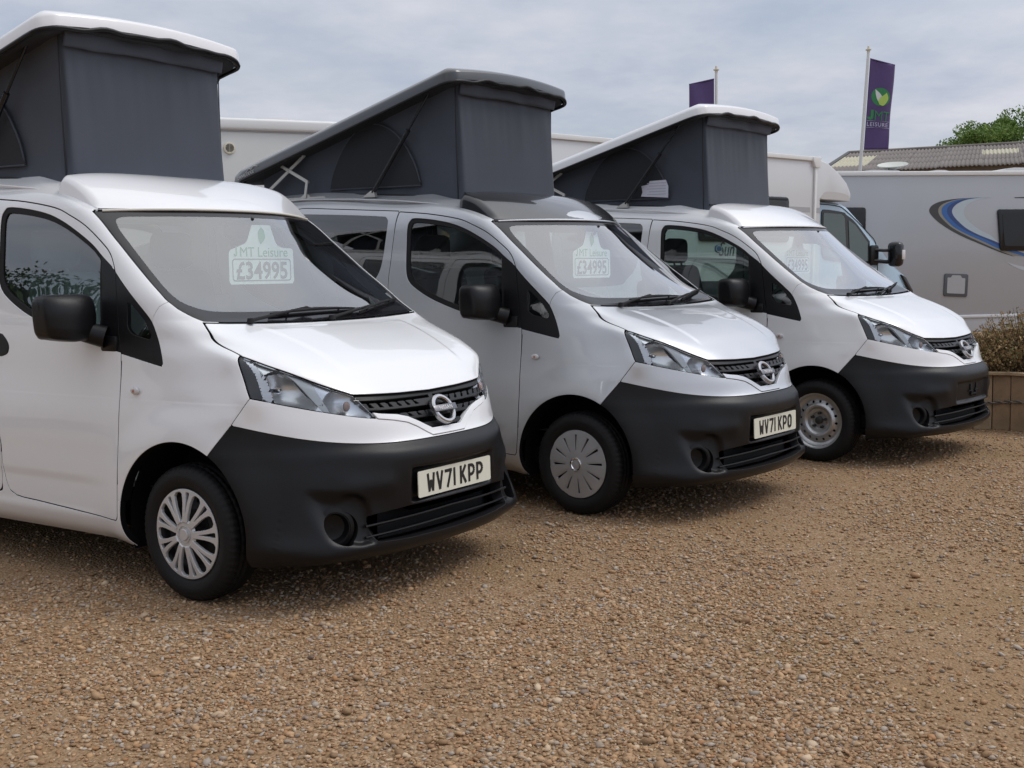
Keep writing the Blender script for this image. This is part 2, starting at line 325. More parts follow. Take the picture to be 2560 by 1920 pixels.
# ------------------------------------------------------------------ campervan body surface (x forward from the front axle, y left, z up); half y>=0
SL = [  # z, x at y=0,.2,.4, then points P3..P9
 (.205, (.770, .760, .728), ((.655, .60), (.600, .69), (.500, .755), (.36, .79), (.20, .795), (-.06, .795), (-.5, .770))),
 (.235, (.802, .792, .765), ((.712, .60), (.655, .69), (.555, .762), (.42, .81), (.20, .828), (-.06, .83), (-.5, .805))),
 (.265, (.803, .793, .766), ((.712, .60), (.652, .69), (.555, .767), (.42, .818), (.20, .836), (-.06, .84), (-.5, .825))),
 (.33, (.800, .790, .758), ((.690, .60), (.612, .70), (.512, .77), (.40, .818), (.20, .840), (-.06, .845), (-.5, .843))),
 (.43, (.818, .808, .762), ((.664, .60), (.578, .70), (.478, .77), (.37, .82), (.20, .842), (-.06, .847), (-.5, .847))),
 (.54, (.826, .815, .764), ((.642, .60), (.545, .70), (.450, .766), (.345, .815), (.19, .84), (-.06, .847), (-.5, .848))),
 (.605, (.828, .815, .760), ((.622, .60), (.520, .70), (.425, .763), (.328, .808), (.18, .835), (-.06, .845), (-.5, .847))),
 (.638, (.816, .803, .750), ((.612, .60), (.507, .70), (.415, .762), (.320, .806), (.175, .833), (-.06, .844), (-.5, .847))),
 (.668, (.783, .770, .717), ((.590, .60), (.487, .70), (.402, .760), (.310, .803), (.17, .830), (-.06, .842), (-.5, .846))),
 (.77, (.738, .728, .688), ((.563, .60), (.465, .70), (.375, .762), (.284, .805), (.12, .826), (-.06, .833), (-.5, .840))),
 (.865, (.664, .658, .638), ((.536, .60), (.440, .70), (.360, .767), (.270, .790), (.10, .812), (-.10, .821), (-.5, .828))),
 (.954, (.565, .562, .548), ((.506, .60), (.425, .69), (.322, .757), (.240, .775), (.08, .796), (-.12, .807), (-.5, .817))),
 (1.03, (.440, .437, .425), ((.400, .60), (.338, .69), (.278, .750), (.190, .769), (.04, .786), (-.14, .798), (-.5, .810))),
 (1.10, (.272, .270, .260), ((.242, .60), (.175, .69), (.118, .721), (.050, .757), (-.06, .777), (-.18, .789), (-.5, .803))),
 (1.15, (.118, .118, .112), ((.100, .60), (.078, .69), (.040, .727), (-.020, .757), (-.10, .775), (-.20, .785), (-.5, .797))),
 (1.19, (.035, .033, .030), ((.024, .60), (.012, .69), (-.035, .730), (-.090, .757), (-.16, .775), (-.24, .782), (-.52, .791))),
 (1.27, (-.040, -.048, -.070), ((-.110, .60), (-.133, .69), (-.150, .735), (-.195, .762), (-.26, .776), (-.34, .780), (-.56, .781))),
 (1.407, (-.170, -.185, -.228), ((-.290, .60), (-.318, .685), (-.340, .721), (-.385, .747), (-.45, .760), (-.54, .764), (-.72, .764))),
 (1.55, (-.305, -.327, -.385), ((-.470, .60), (-.505, .675), (-.530, .708), (-.575, .731), (-.64, .741), (-.72, .744), (-.92, .744))),
 (1.68, (-.430, -.458, -.535), ((-.640, .60), (-.678, .660), (-.708, .693), (-.755, .713), (-.82, .720), (-.90, .722), (-1.05, .722))),
 (1.73, (-.500, -.530, -.615), ((-.735, .59), (-.775, .645), (-.810, .678), (-.855, .697), (-.92, .705), (-1.0, .707), (-1.12, .707))),
 (1.77, (-.585, -.615, -.705), ((-.835, .57), (-.880, .622), (-.915, .654), (-.965, .674), (-1.03, .682), (-1.1, .685), (-1.21, .686))),
 (1.805, (-.690, -.720, -.815), ((-.945, .54), (-.990, .592), (-1.030, .624), (-1.080, .643), (-1.14, .651), (-1.2, .655), (-1.3, .656))),
 (1.845, (-.860, -.890, -.985), ((-1.10, .50), (-1.14, .55), (-1.18, .580), (-1.22, .598), (-1.27, .606), (-1.32, .610), (-1.38, .611))),
 (1.880, (-1.00, -1.03, -1.11), ((-1.20, .45), (-1.24, .495), (-1.27, .525), (-1.30, .543), (-1.34, .552), (-1.38, .556), (-1.43, .558))),
]
def build_surface():
    zk = np.array([s[0] for s in SL]); K = []
    for z, fx, pts in SL:
        ys = pts[-1][1]
        K.append([(fx[0], 0), (fx[1], .2 * min(1, pts[0][1] / .6)), (fx[2], .4 * min(1, pts[0][1] / .6))] + list(pts) +
                 [(-1.5, ys + .001), (-2.4, ys - .002), (-3.1, ys - .012), (-3.40, ys - .075), (-3.50, .4 * ys), (-3.52, 0)])
    K = np.array(K); nz, npn, _ = K.shape
    zs = np.unique(np.concatenate([np.arange(.205, .85, .0065), np.arange(.85, 1.19, .005), np.arange(1.19, 1.70, .009), np.linspace(1.70, 1.88, 24)]).round(4))
    KK = pchip(zk, K.reshape(nz, -1), zs).reshape(len(zs), npn, 2)
    # soften the row-to-row kinks of the interpolation
    for _ in range(3): KK[1:-1] = .25 * KK[:-2] + .5 * KK[1:-1] + .25 * KK[2:]
    seg = [16, 16, 20, 14, 10, 10, 12, 14, 20, 20, 20, 14, 8, 8, 6]; G = []
    for row in KK:
        ext = np.concatenate([row[2:0:-1] * [1, -1], row, row[-2:-4:-1] * [1, -1]]); d = np.sqrt(np.maximum(np.hypot(*np.diff(ext, axis=0).T), 1e-6)); t = np.concatenate([[0], np.cumsum(d)])
        tt = np.concatenate([t[i + 2] + (t[i + 3] - t[i + 2]) * np.arange(seg[i]) / seg[i] for i in range(npn - 1)] + [[t[npn + 1]]]); G.append(cubic_nat(t, ext, tt))
    G = np.array(G); X, Y = G[..., 0], G[..., 1]; Y[:, 0] = 0; Y[:, -1] = 0; Z = np.repeat(zs[:, None], X.shape[1], 1)
    for _ in range(3):
        for Q in (X, Y): Q[1:-1] = .25 * Q[:-2] + .5 * Q[1:-1] + .25 * Q[2:]
    P = np.stack([X, Y, Z], -1)
    def normals(P):
        du = np.gradient(P, axis=1); dv_ = np.gradient(P, axis=0)
        du[:, 0] = [0, 1, 0]; du[:, -1] = [0, -1, 0]
        N = np.cross(du, dv_); return N / np.maximum(np.linalg.norm(N, axis=-1, keepdims=True), 1e-9)
    N = normals(P); YZ = P[..., 1:3].reshape(-1, 2); XZ = P[..., [0, 2]].reshape(-1, 2); sh = X.shape; x, y, z = X, Y, Z
    D = np.zeros(sh); side = sstep((y - .70) / .08) * (x < .5)
    r = np.hypot(x + .01, z - .30); D += .016 * sstep((.56 - r) / .17) * side * (x > -.7)                       # front arch flare
    r2 = np.hypot(x + 2.725, z - .30); D += .016 * sstep((.56 - r2) / .17) * side
    D += -.006 * sstep((.50 - z) / .05) * sstep((z - .30) / .05) * (x < -.42) * sstep((-.42 - x) / .3) * side      # tuck under the door crease
    hoodm = (z > .87) & (z < 1.16) & (x > .02); yc = .462 - .05 * sstep((x - .1) / .45) * 1.0
    D += .006 * sstep((yc - y) / .022) * hoodm * sstep((1.15 - z) / .02) * sstep((z - .94) / .05)                 # hood swage
    D += -.024 * sstep((.288 - y) / .007) * sstep((z - .414) / .006) * sstep((.560 - z) / .007) * (x > .6)        # number plate pocket
    ck = sd_poly(YZ, smooth_poly([(.505, .47), (.475, .40), (.468, .285), (.50, .268), (.64, .270), (.685, .34), (.715, .45), (.69, .515), (.60, .505)], 5)).reshape(sh)
    D += -.026 * sstep(-ck / (.018 + .05 * sstep((y - .52) / .1))) * (x > .3) * sstep((.74 - y) / .12)
    D += .010 * np.exp(-((z - .505) / .045) ** 2) * sstep((.62 - y) / .1) * sstep((y - .33) / .08) * (x > .5)       # bulge over the fog lamps
    P = P + N * D[..., None]
    lift = .07 * sstep((-1.40 - P[..., 0]) / 1.05); P[..., 2] += lift * sstep((P[..., 2] - 1.30) / .45)
    for _ in range(1):
        P[1:-1, 1:-1] = .5 * P[1:-1, 1:-1] + .125 * (P[:-2, 1:-1] + P[2:, 1:-1] + P[1:-1, :-2] + P[1:-1, 2:])
    N = normals(P); nr, nc = sh; I = np.arange(nr * nc).reshape(nr, nc)
    a, b, c, d = I[:-1, :-1].ravel(), I[:-1, 1:].ravel(), I[1:, 1:].ravel(), I[1:, :-1].ravel()
    F = np.concatenate([np.stack([a, b, c], 1), np.stack([a, c, d], 1)]); top = P[-1].copy()
    return np.concatenate([P.reshape(-1, 3), N.reshape(-1, 3)], 1), F, top
SURF_A, SURF_F, SURF_TOP = build_surface()
def xz(A): return A[:, [0, 2]]
def yz(A): return A[:, 1:3]
def line_side(P, a, b):
    a = np.array(a); e = np.array(b) - a; L = np.hypot(*e); w = P - a; return (e[0] * w[:, 1] - e[1] * w[:, 0]) / L    # >0 left of a->b
ZB = lambda y: .6685 - .0205 * y ** 2 + .265 * y ** 4                     # top edge of the black bumper
HOODP = [(-.2, .8563), (0, .8563), (.2, .8604), (.35, .8676), (.441, .872)] 
HLTOP = [(.441, .872), (.52, .907), (.60, .947), (.67, .994), (.726, 1.043)]
hood_poly = np.array(HOODP + list(smooth_poly(HLTOP, 4, False))[1:] + [(.7245, 1.075), (.7195, 1.115), (.710, 1.150), (.700, 1.177), (.60, 1.171), (.40, 1.164), (.2, 1.160), (0, 1.159), (-.2, 1.159)])
ws_poly = np.array([(-.2, 1.165), (.2, 1.166), (.4, 1.170), (.60, 1.177), (.695, 1.184), (.713, 1.205), (.728, 1.235), (.7375, 1.275), (.7315, 1.34), (.7225, 1.407), (.706, 1.55), (.6935, 1.65), (.690, 1.676), (.678, 1.6835), (.60, 1.684), (.4, 1.688), (.2, 1.687), (-.2, 1.687)])
ws_in = np.array(list(smooth_poly([(-.2, 1.212, 0), (.2, 1.213), (.45, 1.217), (.60, 1.226), (.665, 1.25), (.692, 1.29), (.690, 1.38), (.668, 1.54), (.655, 1.61), (.62, 1.648), (.5, 1.655), (.2, 1.657), (-.2, 1.657, 0)], 5)))
HLBOT = [(.381, .772), (.45, .783), (.52, .799), (.60, .820), (.68, .845), (.769, .877)]
hl_poly = np.array(list(smooth_poly(HLBOT, 4, False)) + [(.86, .905), (.86, 1.050), (.760, 1.052)] + list(smooth_poly(HLTOP, 4, False))[::-1][0:-1] + [(.441, .872), (.415, .830)])
gr_poly = np.array([(-.2, .853), (0, .853), (.2, .857), (.35, .864), (.438, .869), (.408, .815), (.398, .796), (.36, .788), (.28, .778), (.225, .764), (.175, .741), (.10, .703), (-.2, .703)])
tr_poly = np.array([(-.2, .72), (.10, .72), (.40, .81), (.396, .796), (.379, .770), (.30, .757), (.235, .742), (.185, .719), (.113, .6755), (-.2, .6755)])
tr_poly = np.concatenate([[(-.2, .75)], [(.3, .83)], tr_poly[3:]])
lg_poly = round_poly([(-.2, .408), (.30, .402), (.487, .388, .03), (.470, .272, .03), (.30, .262), (-.2, .258)], .0)
door_poly = np.concatenate([smooth_poly([(-.403, .345, 0), (-.392, .45), (-.388, .60), (-.387, .85), (-.393, 1.045), (-.417, 1.15), (-.453, 1.36), (-.4665, 1.407), (-.511, 1.478), (-.582, 1.535), (-.702, 1.611), (-.822, 1.663), (-.946, 1.704), (-1.199, 1.745), (-1.466, 1.772, 0), (-1.478, 1.60), (-1.488, 1.45), (-1.498, 1.30), (-1.47, 1.05), (-1.36, .80), (-1.285, .63), (-1.275, .52), (-1.262, .42), (-1.205, .357), (-1.0, .342), (-.80, .331), (-.455, .313), (-.412, .322)], 5)])
win_poly = smooth_poly([(-1.366, 1.665), (-1.352, 1.708), (-1.318, 1.725), (-1.166, 1.7105), (-1.0, 1.681), (-.877, 1.643), (-.756, 1.590), (-.636, 1.527), (-.560, 1.473, 0), (-.48, 1.42, 0), (-.42, 1.10, 0), (-.519, 1.071, 0), (-.70, 1.105), (-.88, 1.146), (-1.0, 1.180), (-1.134, 1.225), (-1.262, 1.286), (-1.325, 1.335), (-1.348, 1.40), (-1.358, 1.53)], 5)
win_in = smooth_poly([(-1.338, 1.645), (-1.328, 1.685), (-1.30, 1.698), (-1.166, 1.684), (-1.0, 1.655), (-.877, 1.618), (-.756, 1.566), (-.636, 1.504), (-.572, 1.456, 0), (-.566, 1.35), (-.552, 1.20), (-.540, 1.105, 0), (-.70, 1.134), (-.88, 1.176), (-1.0, 1.21), (-1.134, 1.256), (-1.246, 1.31), (-1.297, 1.354), (-1.319, 1.41), (-1.330, 1.53)], 5)
post_poly = np.array([(-.570, 1.478), (-.4665, 1.4075), (-.453, 1.36), (-.417, 1.15), (-.391, 1.046), (-.519, 1.070), (-.535, 1.20), (-.551, 1.35)])
tri_poly = smooth_poly([(-.392, 1.0445, 0), (-.155, .999), (-.132, 1.0), (-.127, 1.018), (-.159, 1.097), (-.206, 1.180), (-.276, 1.244), (-.355, 1.309), (-.430, 1.371), (-.463, 1.402, 0), (-.452, 1.36, 0), (-.416, 1.15, 0)], 4)
trig_poly = round_poly([(-.371, 1.270), (-.362, 1.155, .03), (-.325, 1.127, .03), (-.212, 1.104, .02), (-.205, 1.128, .02), (-.26, 1.195), (-.345, 1.262)], .008)
slide_poly = smooth_poly([(-1.472, 1.777, 0), (-1.60, 1.786), (-2.05, 1.8175), (-2.36, 1.839), (-2.45, 1.836), (-2.505, 1.81), (-2.52, 1.70), (-2.50, 1.2), (-2.40, .80), (-2.33, .60), (-2.31, .36, 0), (-1.30, .36, 0), (-1.285, .63), (-1.36, .80), (-1.47, 1.05), (-1.498, 1.30), (-1.488, 1.45), (-1.478, 1.60)], 5)
swin_poly = smooth_poly([(-1.542, 1.70), (-1.556, 1.735), (-1.60, 1.748), (-2.0, 1.777), (-2.40, 1.798), (-2.46, 1.78), (-2.46, 1.50), (-2.43, 1.32), (-2.36, 1.25), (-1.75, 1.26), (-1.66, 1.31), (-1.60, 1.365), (-1.566, 1.44), (-1.547, 1.576)], 5)
handle_poly = round_poly([(-1.37, 1.125), (-1.27, 1.115, .03), (-1.222, 1.06, .04), (-1.245, 1.010, .03), (-1.37, 1.025)], .02)

class Cutter:
    def __init__(s): s.A, s.F, s.strips = SURF_A, SURF_F, []
    def claim(s, fn, g=.0026, keep=True):
        g = g * 1.35
        s.A, fi, fo = split(s.A, s.F, fn(s.A) + g)
        if g > 0:
            s.A, st, fo = split(s.A, fo, fn(s.A) - g); s.strips.append(st)
        s.F = fo; return fi
    def sub(s, F, fn, g=.0):
        """split a claimed face set further -> (inside, outside)"""
        s.A, fi, fo = split(s.A, F, fn(s.A) + g)
        if g > 0:
            s.A, st, fo = split(s.A, fo, fn(s.A) - g); s.strips.append(st)
        return fi, fo
def front(A): return np.where(A[:, 0] > -.9, 0, 1.0)
C = Cutter(); PF = {}
PF['windscreen'] = C.claim(lambda A: np.maximum(sd_poly(yz(A), ws_poly), np.where(A[:, 0] < -.95, .1, -9)), .002)
PF['windscreen'], PF['windscreen_band'] = C.sub(PF['windscreen'], lambda A: sd_poly(yz(A), ws_in))
PF['hood'] = C.claim(lambda A: np.maximum(sd_poly(yz(A), hood_poly), np.where(A[:, 0] < -.3, .1, -9)), .0028)
PF['headlight'] = C.claim(lambda A: np.maximum(np.maximum(sd_poly(yz(A), hl_poly), line_side(xz(A), (.358, .877), (.280, 1.028))), np.where(A[:, 0] < 0, .1, -9)), .0022)
PF['grille'] = C.claim(lambda A: np.maximum(sd_poly(yz(A), gr_poly), np.where(A[:, 0] < 0, .1, -9)), 0)
PF['grille_surround'] = C.claim(lambda A: np.maximum(sd_poly(yz(A), tr_poly), np.where(A[:, 0] < 0, .1, -9)), .0016)
_rl = lambda A: np.where(A[:, 2] > .768, line_side(xz(A), (.284, .768), (.358, .877)), line_side(xz(A), (.178, .635), (.284, .768)))
PF['bumper_upper'] = C.claim(lambda A: np.maximum(np.maximum(ZB(np.minimum(A[:, 1], .84)) - A[:, 2], line_side(xz(A), (.284, .768), (.358, .877))), np.where((A[:, 0] < .1) | (A[:, 2] > .93), .1, -9)), .0018)
PF['lower_grille'] = C.claim(lambda A: np.maximum(sd_poly(yz(A), lg_poly), np.where(A[:, 0] < .3, .1, -9)), 0)
PF['fog'] = C.claim(lambda A: np.maximum(np.hypot(A[:, 1] - .585, A[:, 2] - .345) - .068, np.where(A[:, 0] < .3, .1, -9)), 0)
ARCH = lambda A: np.where(A[:, 0] > .02, np.hypot((A[:, 0] + .01) / .97, A[:, 2] - .295) - .392, np.hypot(A[:, 0] + .01, (A[:, 2] - .30) * .95) - .372)
def arch(A, cx, r=.385): return np.hypot(A[:, 0] - cx, A[:, 2] - .303) - r
C.claim(lambda A: np.maximum(np.minimum(arch(A, -.002, .386), np.maximum(np.abs(A[:, 0] + .0) - .34, A[:, 2] - .33)), np.where(A[:, 1] < .4, .1, -9)), 0)
C.claim(lambda A: np.maximum(np.minimum(arch(A, -2.725, .386), np.maximum(np.abs(A[:, 0] + 2.725) - .34, A[:, 2] - .33)), np.where(A[:, 1] < .4, .1, -9)), 0)
PF['bumper'] = C.claim(lambda A: np.maximum(np.maximum(A[:, 2] - np.where(A[:, 1] < .12, .676, ZB(np.minimum(A[:, 1], .84))), line_side(xz(A), (.178, .635), (.284, .768))), np.where(A[:, 0] < 0, .1, -9)), .0018)
PF['quarter_trim'] = C.claim(lambda A: sd_poly(xz(A), tri_poly), .0016)
PF['quarter_glass'], PF['quarter_trim'] = C.sub(PF['quarter_trim'], lambda A: sd_poly(xz(A), trig_poly))
PF['door'] = C.claim(lambda A: np.maximum(sd_poly(xz(A), door_poly), np.where(A[:, 1] < .5, .1, -9)), .0028)
PF['mirror_post'], PF['door'] = C.sub(PF['door'], lambda A: sd_poly(xz(A), post_poly), 0)
PF['door_window'], PF['door'] = C.sub(PF['door'], lambda A: sd_poly(xz(A), win_poly), 0)
PF['door_window'], PF['window_seal'] = C.sub(PF['door_window'], lambda A: sd_poly(xz(A), win_in), 0)
PF['handle'], PF['door'] = C.sub(PF['door'], lambda A: sd_poly(xz(A), handle_poly), 0)
PF['fender'] = C.claim(lambda A: np.maximum(sd_poly(xz(A), [(-.2, .40), (-.385, .40), (-.385, 1.043), (-.206, 1.180), (-.200, 1.205), (-.175, 1.248), (-.145, 1.268), (.0, 1.33), (.6, 1.33), (.6, .1), (-.2, .1)]), -9), .0014)
PF['sliding_door'] = C.claim(lambda A: np.maximum(sd_poly(xz(A), slide_poly), np.where(A[:, 1] < .5, .1, -9)), .0026)
PF['sliding_window'], PF['sliding_door'] = C.sub(PF['sliding_door'], lambda A: sd_poly(xz(A), swin_poly), 0)
PF['tailgate_window'] = C.claim(lambda A: np.maximum(sd_poly(yz(A), round_poly([(-.3, 1.18), (.62, 1.18), (.58, 1.74), (-.3, 1.74)], .05)), np.where(A[:, 0] > -3.2, .1, -9)), .002)
PF['body'] = C.F
VAN_A = C.A
# roof skin over the top row of the surface
def roof_faces():
    t = SURF_TOP; n = len(t); V = []; m = 8
    for i in range(n):
        for j in range(m + 1):
            s = 1 - j / m; V.append((t[i, 0] * (s) + (1 - s) * np.clip(t[i, 0], -3.3, -1.2), t[i, 1] * s, t[i, 2] + .035 * (1 - s * s)))
    F = [(i * (m + 1) + j, (i + 1) * (m + 1) + j, (i + 1) * (m + 1) + j + 1, i * (m + 1) + j + 1) for i in range(n - 1) for j in range(m)]
    V = np.array(V); k = len(V); V = np.concatenate([V, V * [1, -1, 1]]); F = F + [tuple(q + k for q in f[::-1]) for f in F]
    return V, F

def van_mesh_parts(van, paint):
    """the panels of one van; the mesh data is made once and shared"""
    P = {}
    def pn(key, name, m, parent=van, both=False, **kw):
        out = []
        if both: sides = [None]
        else: sides = [True, False]         # right side (y<0) first
        for sd in sides:
            o = panel(name, VAN_A, PF[key], m, parent, mirror=bool(sd), both=both, **kw); out.append(o)
        return out
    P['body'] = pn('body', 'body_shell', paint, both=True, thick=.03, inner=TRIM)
    P['windscreen'] = pn('windscreen', 'windscreen', GWS, both=True, thick=.004, off=-.004, lip=.0004)
    P['band'] = pn('windscreen_band', 'windscreen_border', GLOSSB, P['windscreen'][0], both=True, thick=.005, off=-.004, lip=.0004, inner=PLASTICD)
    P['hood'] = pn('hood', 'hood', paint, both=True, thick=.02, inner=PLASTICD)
    P['headlight'] = pn('headlight', 'headlight', GLAMP, thick=.010, off=-.002, lip=.001)
    P['surround'] = pn('grille_surround', 'grille_surround', paint, both=True, thick=.03, off=.004)
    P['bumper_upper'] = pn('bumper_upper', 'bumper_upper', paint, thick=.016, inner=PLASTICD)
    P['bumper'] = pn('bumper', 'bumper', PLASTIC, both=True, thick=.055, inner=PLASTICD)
    P['quarter_trim'] = pn('quarter_trim', 'quarter_trim', PLASTIC, thick=.02, inner=PLASTICD, off=-.001)
    P['quarter_glass'] = []
    for i, par in enumerate(P['quarter_trim']):
        P['quarter_glass'].append(panel('quarter_glass', VAN_A, PF['quarter_glass'], GSIDE, par, mirror=(i == 0), thick=.004, off=-.003, lip=.0003))
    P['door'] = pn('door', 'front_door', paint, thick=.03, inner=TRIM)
    for i, par in enumerate(P['door']):
        kw = dict(mirror=(i == 0)); q = panel
        q('window_post', VAN_A, PF['mirror_post'], PLASTIC, par, thick=.02, off=-.003, inner=PLASTICD, **kw); q('window_seal', VAN_A, PF['window_seal'], RUBBER, par, thick=.02, off=-.004, lip=.003, inner=PLASTICD, **kw)
        q('window_glass', VAN_A, PF['door_window'], GSIDE, par, thick=.004, off=-.011, lip=.0003, **kw); q('door_handle', VAN_A, PF['handle'], PLASTIC, par, thick=.02, off=.004, lip=.006, **kw)
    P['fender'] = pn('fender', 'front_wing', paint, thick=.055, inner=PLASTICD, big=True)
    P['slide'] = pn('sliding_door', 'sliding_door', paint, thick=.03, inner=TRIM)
    for i, par in enumerate(P['slide']): panel('window_glass', VAN_A, PF['sliding_window'], GTINT if i == 0 else GSIDE, par, mirror=(i == 0), thick=.006, off=-.003, lip=.002)
    st = np.concatenate(C.strips); panel('panel_gap_seal', VAN_A, st, SEAL_SHADE, van, both=True, off=-.012, thick=.003, lip=.0001)
    panel('tailgate_window', VAN_A, PF['tailgate_window'], GTINT, van, both=True, thick=.005, off=-.003, lip=.001)
    V, F = roof_faces(); keep = [f for f in F if not all(abs(V[k][1]) < .46 and -2.95 < V[k][0] < -1.08 for k in f)]; mesh_obj('roof_skin', V, keep, [paint], van)
    return P
# ------------------------------------------------------------------ wheels (built with the outer face towards -y)
def build_tyre(parent):
    V, F = [], []; n = 180
    prof = [(.188, -.060), (.194, -.074), (.205, -.084), (.232, -.0905), (.246, -.0925), (.250, -.0905), (.262, -.088), (.275, -.081), (.2835, -.073), (.288, -.064), (.2905, -.052), (.291, -.047), (.286, -.044), (.286, -.038), (.2925, -.035), (.293, -.020), (.287, -.017), (.287, -.011), (.2935, -.008), (.2935, .010), (.287, .014), (.292, .035), (.290, .055), (.28, .075), (.24, .085), (.19, .06)]
    for k in range(n):
        a = 2 * math.pi * k / n
        for i, (r, y) in enumerate(prof):
            rr = r
            if 7 <= i <= 11 and k % 3 == 0: rr -= .0055
            if 14 <= i <= 15 and k % 4 == 1: rr -= .005
            V.append((rr * math.cos(a), y, rr * math.sin(a)))
    m = len(prof); F = [(k * m + i, k * m + i + 1, ((k + 1) % n) * m + i + 1, ((k + 1) % n) * m + i) for k in range(n) for i in range(m - 1)]
    return mesh_obj('tyre', V, F, TYRE, parent)
def disc_grid(R, prof, nr=46, na=288, r0=0.0):
    """triangulated dished disc facing -y; prof(r) gives depth"""
    rs = np.linspace(r0 + .004, R, nr); th = np.linspace(0, 2 * np.pi, na, endpoint=False); r, t = np.meshgrid(rs, th, indexing='ij'); y = prof(r)
    P = np.stack([r * np.cos(t), y, r * np.sin(t)], -1); dr = (prof(r + 1e-4) - prof(r - 1e-4)) / 2e-4
    N = np.stack([dr * np.cos(t), -np.ones_like(r), dr * np.sin(t)], -1); N /= np.linalg.norm(N, axis=-1, keepdims=True)
    A = np.concatenate([P.reshape(-1, 3), N.reshape(-1, 3)], 1); I = np.arange(nr * na).reshape(nr, na); a, b = I[:-1], np.roll(I[:-1], -1, 1); d, c = I[1:], np.roll(I[1:], -1, 1)
    F = np.concatenate([np.stack([a.ravel(), b.ravel(), c.ravel()], 1), np.stack([a.ravel(), c.ravel(), d.ravel()], 1)])
    f0 = F[len(F) // 3]; e = np.cross(A[f0[1], :3] - A[f0[0], :3], A[f0[2], :3] - A[f0[0], :3])
    return A, (F if e @ A[f0[0], 3:6] > 0 else F[:, ::-1].copy())
def wheel_back(parent, style):
    """steel rim seen behind a hub cap, or on its own"""
    bm = bmesh.new()
    add_lathe(bm, [(.191, -.078), (.197, -.080), (.196, -.074), (.185, -.068), (.178, -.050), (.174, -.030), (.170, .02), (.168, .07)], 'y', 72)
    o = bm_obj('rim_barrel', bm, STEEL if style == 'steel' else mat('inner_steel', (.018, .018, .019), .55, metal=.3), parent, angle=60)
    if style == 'steel':
        pr = lambda r: np.interp(r, [0, .03, .055, .062, .085, .098, .108, .116, .128, .146, .158, .172, .18], [-.018, -.018, -.020, -.030, -.036, -.050, -.0535, -.050, -.041, -.036, -.037, -.046, -.05])
    else:
        pr = lambda r: np.interp(r, [0, .05, .08, .10, .12, .14, .16, .175], [-.02, -.025, -.03, -.038, -.030, -.022, -.022, -.03])
    A, F = disc_grid(.178, pr, 60, 240); k = 16
    def phi(A):
        th = np.arctan2(A[:, 2], A[:, 0]); s = 2 * np.pi / k; a = (th + s * .5) % s - s * .5; r = np.hypot(A[:, 0], A[:, 2]); return .0105 - np.hypot(r - .137, r * a * 1.0)
    A, fi, fo = split(A, F, phi(A)); panel('wheel_disc', A, fi, STEEL if style == 'steel' else mat('inner_steel', (.018, .018, .019), .55, metal=.3), parent, thick=.004, lip=.001)
    bm = bmesh.new(); add_lathe(bm, [(.0, -.045), (.018, -.045), (.026, -.040), (.028, .02)], 'y', 32); 
    for i in range(5):
        a = 2 * math.pi * i / 5 + .3; add_lathe(bm, [(0, -.052), (.009, -.050), (.011, -.02)], 'y', 8, (.052 * math.cos(a), 0, .052 * math.sin(a)))
    bm_obj('hub_nut', bm, DARKMET, parent)
    bm = bmesh.new(); add_lathe(bm, [(0, .03), (.13, .03), (.165, .035), (.168, .08)], 'y', 48); bm_obj('brake_drum', bm, DARKMET, parent)
def hubcap_spokes(parent):
    R = .191; pr = lambda r: -.079 - .020 * np.cos(np.clip(r / R, 0, 1) * 1.35) + .006 * sstep((.056 - r) / .006) - 0 * r
    A, F = disc_grid(R, pr, 80, 360); K = 9
    def phi(A):
        th = np.arctan2(A[:, 2], A[:, 0]) - math.pi / 2; s = 2 * np.pi / K; a = np.abs((th + s * .5) % s - s * .5); r = np.hypot(A[:, 0], A[:, 2]); q = r / R; x = a * r
        w = np.interp(q, [.28, .45, .65, .80, .90, .97], [.0120, .0150, .0195, .026, .0335, .052]); sp = x - w                         # spoke outline
        sl = np.interp(q, [.40, .46, .70, .90, .955], [-.004, .0018, .0065, .0125, .010]); slot = np.where(q > .955, -1, sl - x)       # thin slot up the middle
        body = np.maximum(sp, slot); ring = np.minimum(r - .052, .183 - r); return np.minimum(body, ring)
    A, fi, fo = split(A, F, phi(A)); panel('hubcap', A, fi, HUBSIL, parent, thick=.014, lip=.0015)
    bm = bmesh.new(); add_lathe(bm, [(0, -.1005), (.022, -.1005), (.0245, -.099), (.025, -.088), (.034, -.088), (.036, -.0965)], 'y', 40); bm_obj('hubcap_centre', bm, HUBSIL, parent, angle=30)
def hubcap_slots(parent):
    R = .191; K = 12
    pr = lambda r: -.082 - .015 * np.cos(np.clip(r / R, 0, 1) * 1.45)
    A, F = disc_grid(R, pr, 80, 360)
    def loc(A):
        th = np.arctan2(A[:, 2], A[:, 0]) - math.radians(98); s = 2 * np.pi / K; a = (th + s * .5) % s - s * .5; r = np.hypot(A[:, 0], A[:, 2]); return a * r, r
    x, r = loc(A); tr = sstep((np.interp(r, [.07, .187], [.011, .020]) - np.abs(x - .002)) / .003) * sstep((r - .066) / .004); A[:, 1] += .0035 * tr   # sunk lands beside the slots
    def phi(A):
        x, r = loc(A); w = np.interp(r, [.074, .168], [.0028, .0085]); return -np.maximum(np.maximum(np.abs(x - .003) - w, .078 - r), r - .168)
    A, fi, fo = split(A, F, phi(A)); panel('hubcap', A, fi, HUBGREY, parent, thick=.012, lip=.0012)
    bm = bmesh.new(); add_lathe(bm, [(.026, -.096), (.030, -.1025), (.036, -.1035), (.0395, -.098), (.040, -.09)], 'y', 48); bm_obj('hubcap_ring', bm, CHROME, parent)
    bm = bmesh.new(); add_lathe(bm, [(0, -.098), (.022, -.098), (.027, -.095)], 'y', 40); bm_obj('hubcap_centre', bm, HUBGREY, parent)
